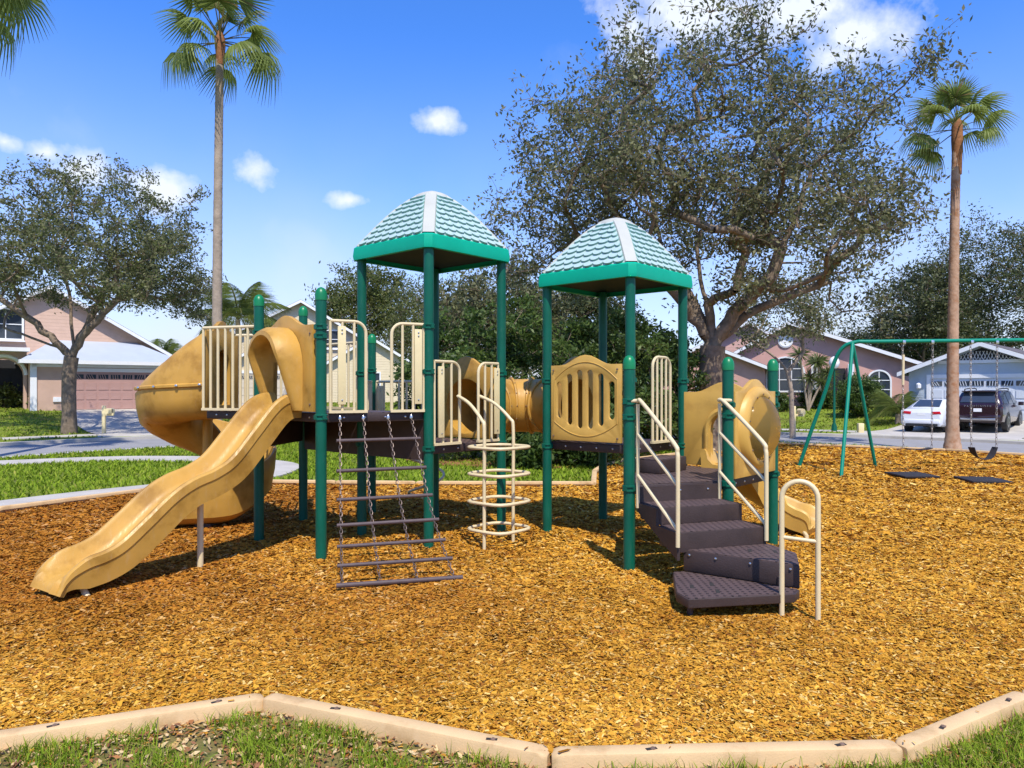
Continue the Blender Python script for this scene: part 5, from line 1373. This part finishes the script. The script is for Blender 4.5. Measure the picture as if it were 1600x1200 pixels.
# flare of old roots at the right palm
# feather palms
def feather(L_, arch_, rng, nl=34, ll=.6, wd=.010, pal=((.17,.21,.045),(.22,.27,.06),(.13,.17,.04))):
    V = []; F = []; C_ = []
    mid = [np.array((L_*f*(1-.12*f), 0, arch_*L_*(.55*f-.95*f*f))) for f in np.linspace(0,1,10)]
    def at(f): i = min(8, int(f*9)); k = f*9-i; return mid[i]*(1-k)+mid[i+1]*k
    o = 0
    for i in range(9):
        b_ = len(V); V.extend([mid[i]+np.array((0,-.015,0)), mid[i]+np.array((0,.015,0)), mid[i+1]+np.array((0,.012,0)), mid[i+1]+np.array((0,-.012,0))]); F.append((b_,b_+1,b_+2,b_+3)); C_.append((.16,.15,.05))
    for k in range(nl):
        f = .12+.88*k/(nl-1); p = at(f); l = ll*math.sin(PI*min(1,.2+.75*f))*rng.uniform(.85,1.1)
        for s in (-1, 1):
            d = np.array((.45, s*.85, -.25-.25*f)); d /= np.linalg.norm(d); m_ = p+d*l*.5; e = p+d*l+np.array((0,0,-.45*l)); sd = np.array((.8,0,.3))*wd; b_ = len(V)
            V.extend([p-sd*.4, p+sd*.4, m_+sd, m_-sd, e]); F.extend([(b_,b_+1,b_+2,b_+3),(b_+3,b_+2,b_+4,b_+4)]); c_ = np.array(pal[rng.integers(len(pal))]); C_.extend([c_, c_])
    return np.array(V), [tuple(f) for f in F], C_
def fix(F): return [(f[0],f[1],f[2],f[2]) if len(set(f)) == 3 else f for f in F]
def feather_mesh(*a, **k):
    V, F, C_ = feather(*a, **k); n = len(V); V = list(V); F2 = []
    for f in F:
        if f[2] == f[3]:
            V.append(V[f[2]]*1.0+np.array((.004,0,0))); F2.append((f[0],f[1],f[2],len(V)-1))
        else: F2.append(f)
    return frond_mesh('feather_frond', np.array(V), F2, C_)
FEA = [feather_mesh(1.0, a_, rf_) for a_ in (.5,.9,1.4)]
def feather_palm(name, label, base, h, L_, nf, seed, rt=.16, el0=78, el1=-25):
    rng = np.random.default_rng(seed); t = thing(name, label, 'palm', base)
    obj('trunk', MB().tube([(0,0,-.05),(0.02,0,h*.5),(0,0,h)], [rt*1.2,rt,rt*.8], 12), 'palm_bark', t)
    for i in range(nf):
        f = i/(nf-1); el = math.radians(el0+(el1-el0)*f+rng.uniform(-6,6)); az = i*2.39996
        M = Matrix.Translation((0,0,h-.03)) @ Matrix.Rotation(az,4,'Z') @ Matrix.Rotation(-el,4,'Y') @ Matrix.Scale(L_*rng.uniform(.85,1.1),4)
        share('frond', FEA[0 if f < .3 else 1 if f < .65 else 2], t, M)
    return t
q = px(372, 640, 40); feather_palm('feather_palm', 'feather palm with arching fronds behind the tall palm trunk', (q[0], 40, gz(q[0],40)), 5.6, 2.6, 22, 71)
q = px(256, 640, 58); feather_palm('feather_palm', 'small far palm between the peach house and the spiral slide', (q[0], 58, gz(q[0],58)), 3.6, 2.0, 18, 72)
q = px(1402, 640, 38); feather_palm('cycad', 'low bright cycad on the lawn left of the white car', (q[0], 38, gz(q[0],38)), .5, 1.6, 18, 73, .14, 75, 5)
q = px(1165, 640, 42); feather_palm('cycad', 'cycad by the wall of the pink house beside the oak trunk', (q[0], 42, gz(q[0],42)), .8, 1.7, 16, 74, .14, 75, -5)
# yuccas: heads of stiff spikes on stems
def yucca(label, x, Y, heads, seed):
    rng = np.random.default_rng(seed); q = px(x, 640, Y); g0 = gz(q[0], Y); t = thing('yucca', label, 'yucca', (q[0], Y, g0))
    for (dx, h) in heads:
        st_ = obj('stem', MB().tube([(0,0,-.05),(dx*.5,0,h*.5),(dx,0,h)], .07, 8), 'palm_bark', t)
        V = []; C_ = []
        for i in range(90):
            d = rng.normal(0,1,3); d[2] = d[2]*.8+.15; d /= np.linalg.norm(d); s_ = np.cross(d,(0,0,1)); s_ /= np.linalg.norm(s_)+1e-6; l = rng.uniform(.6,.95); c_ = np.array((dx,0,h))
            e = c_+d*l+np.array((0,0,-.12)); V += [c_-s_*.03, c_+s_*.03, (c_+e)/2+s_*.032+np.array((0,0,.05)), e, ]; C_.append(np.array((.12,.15,.045))*rng.uniform(.6,1.4))
        np_mesh('head', np.array(V), np.arange(len(V)).reshape(-1,4), 'leaf', np.array(C_), parent=st_)
yucca('tall yucca with several spiky heads before the pink house', 1262, 44.5, ((-.5,3.4),(.5,2.9),(.1,2.0),(.8,1.7)), 81)
yucca('yucca with spiky heads right beside the taller one', 1283, 45.2, ((-.2,3.0),(.4,2.2)), 82)

# ------------------------------------------------------------------ street furniture
def mailbox(label, x, Y):
    q = px(x, 640, Y); t = thing('mailbox', label, 'mailbox', (q[0], Y, gz(q[0],Y)), group='kerbside mailboxes')
    obj('post', MB().box((0,0,.6), (.13,.13,1.3)), 'cream_panel', t, bevel=.01)
    obj('arm', MB().box((.18,0,.86), (.5,.12,.1)), 'cream_panel', t, bevel=.01)
    obj('box', MB().plate([(-.1,0),(.1,0)]+arc((0,.13),.1,0,180,8), [], (.28,-.05,.91), (1,0,0), (0,0,1), .48), 'cream_panel', t)
    obj('flag', MB().box((.39,-.05,1.03), (.015,.05,.16)), 'black_trim', t)
mailbox('cream mailbox by the kerb right of the left tree', 163, 32.3); mailbox('cream mailbox on the verge before the thin tree', 1240, 31.5)
q = px(1303, 640, 34.5); t = thing('street_lamp', 'dark street lamp with white globe before the pink house', 'lamp', (q[0], 34.5, gz(q[0],34.5)))
obj('pole', MB().lathe([(.13,0),(.12,.3),(.06,.45),(.045,2.9),(.07,3.0)], (0,0,-.05), 12), 'green', t)
obj('globe', MB().lathe([(.1,0),(.2,.1),(.24,.28),(.17,.48),(.05,.56)], (0,0,2.95), 14), 'globe', t)
q = px(1344, 640, 33); o = obj('utility_box', MB().box((0,0,.2), (.25,.2,.5)), 'cream_panel', bevel=.02); o.location = (q[0], 33, gz(q[0],33)); tag(o, 'small pale utility box on the verge right of the lamp', 'utility box')
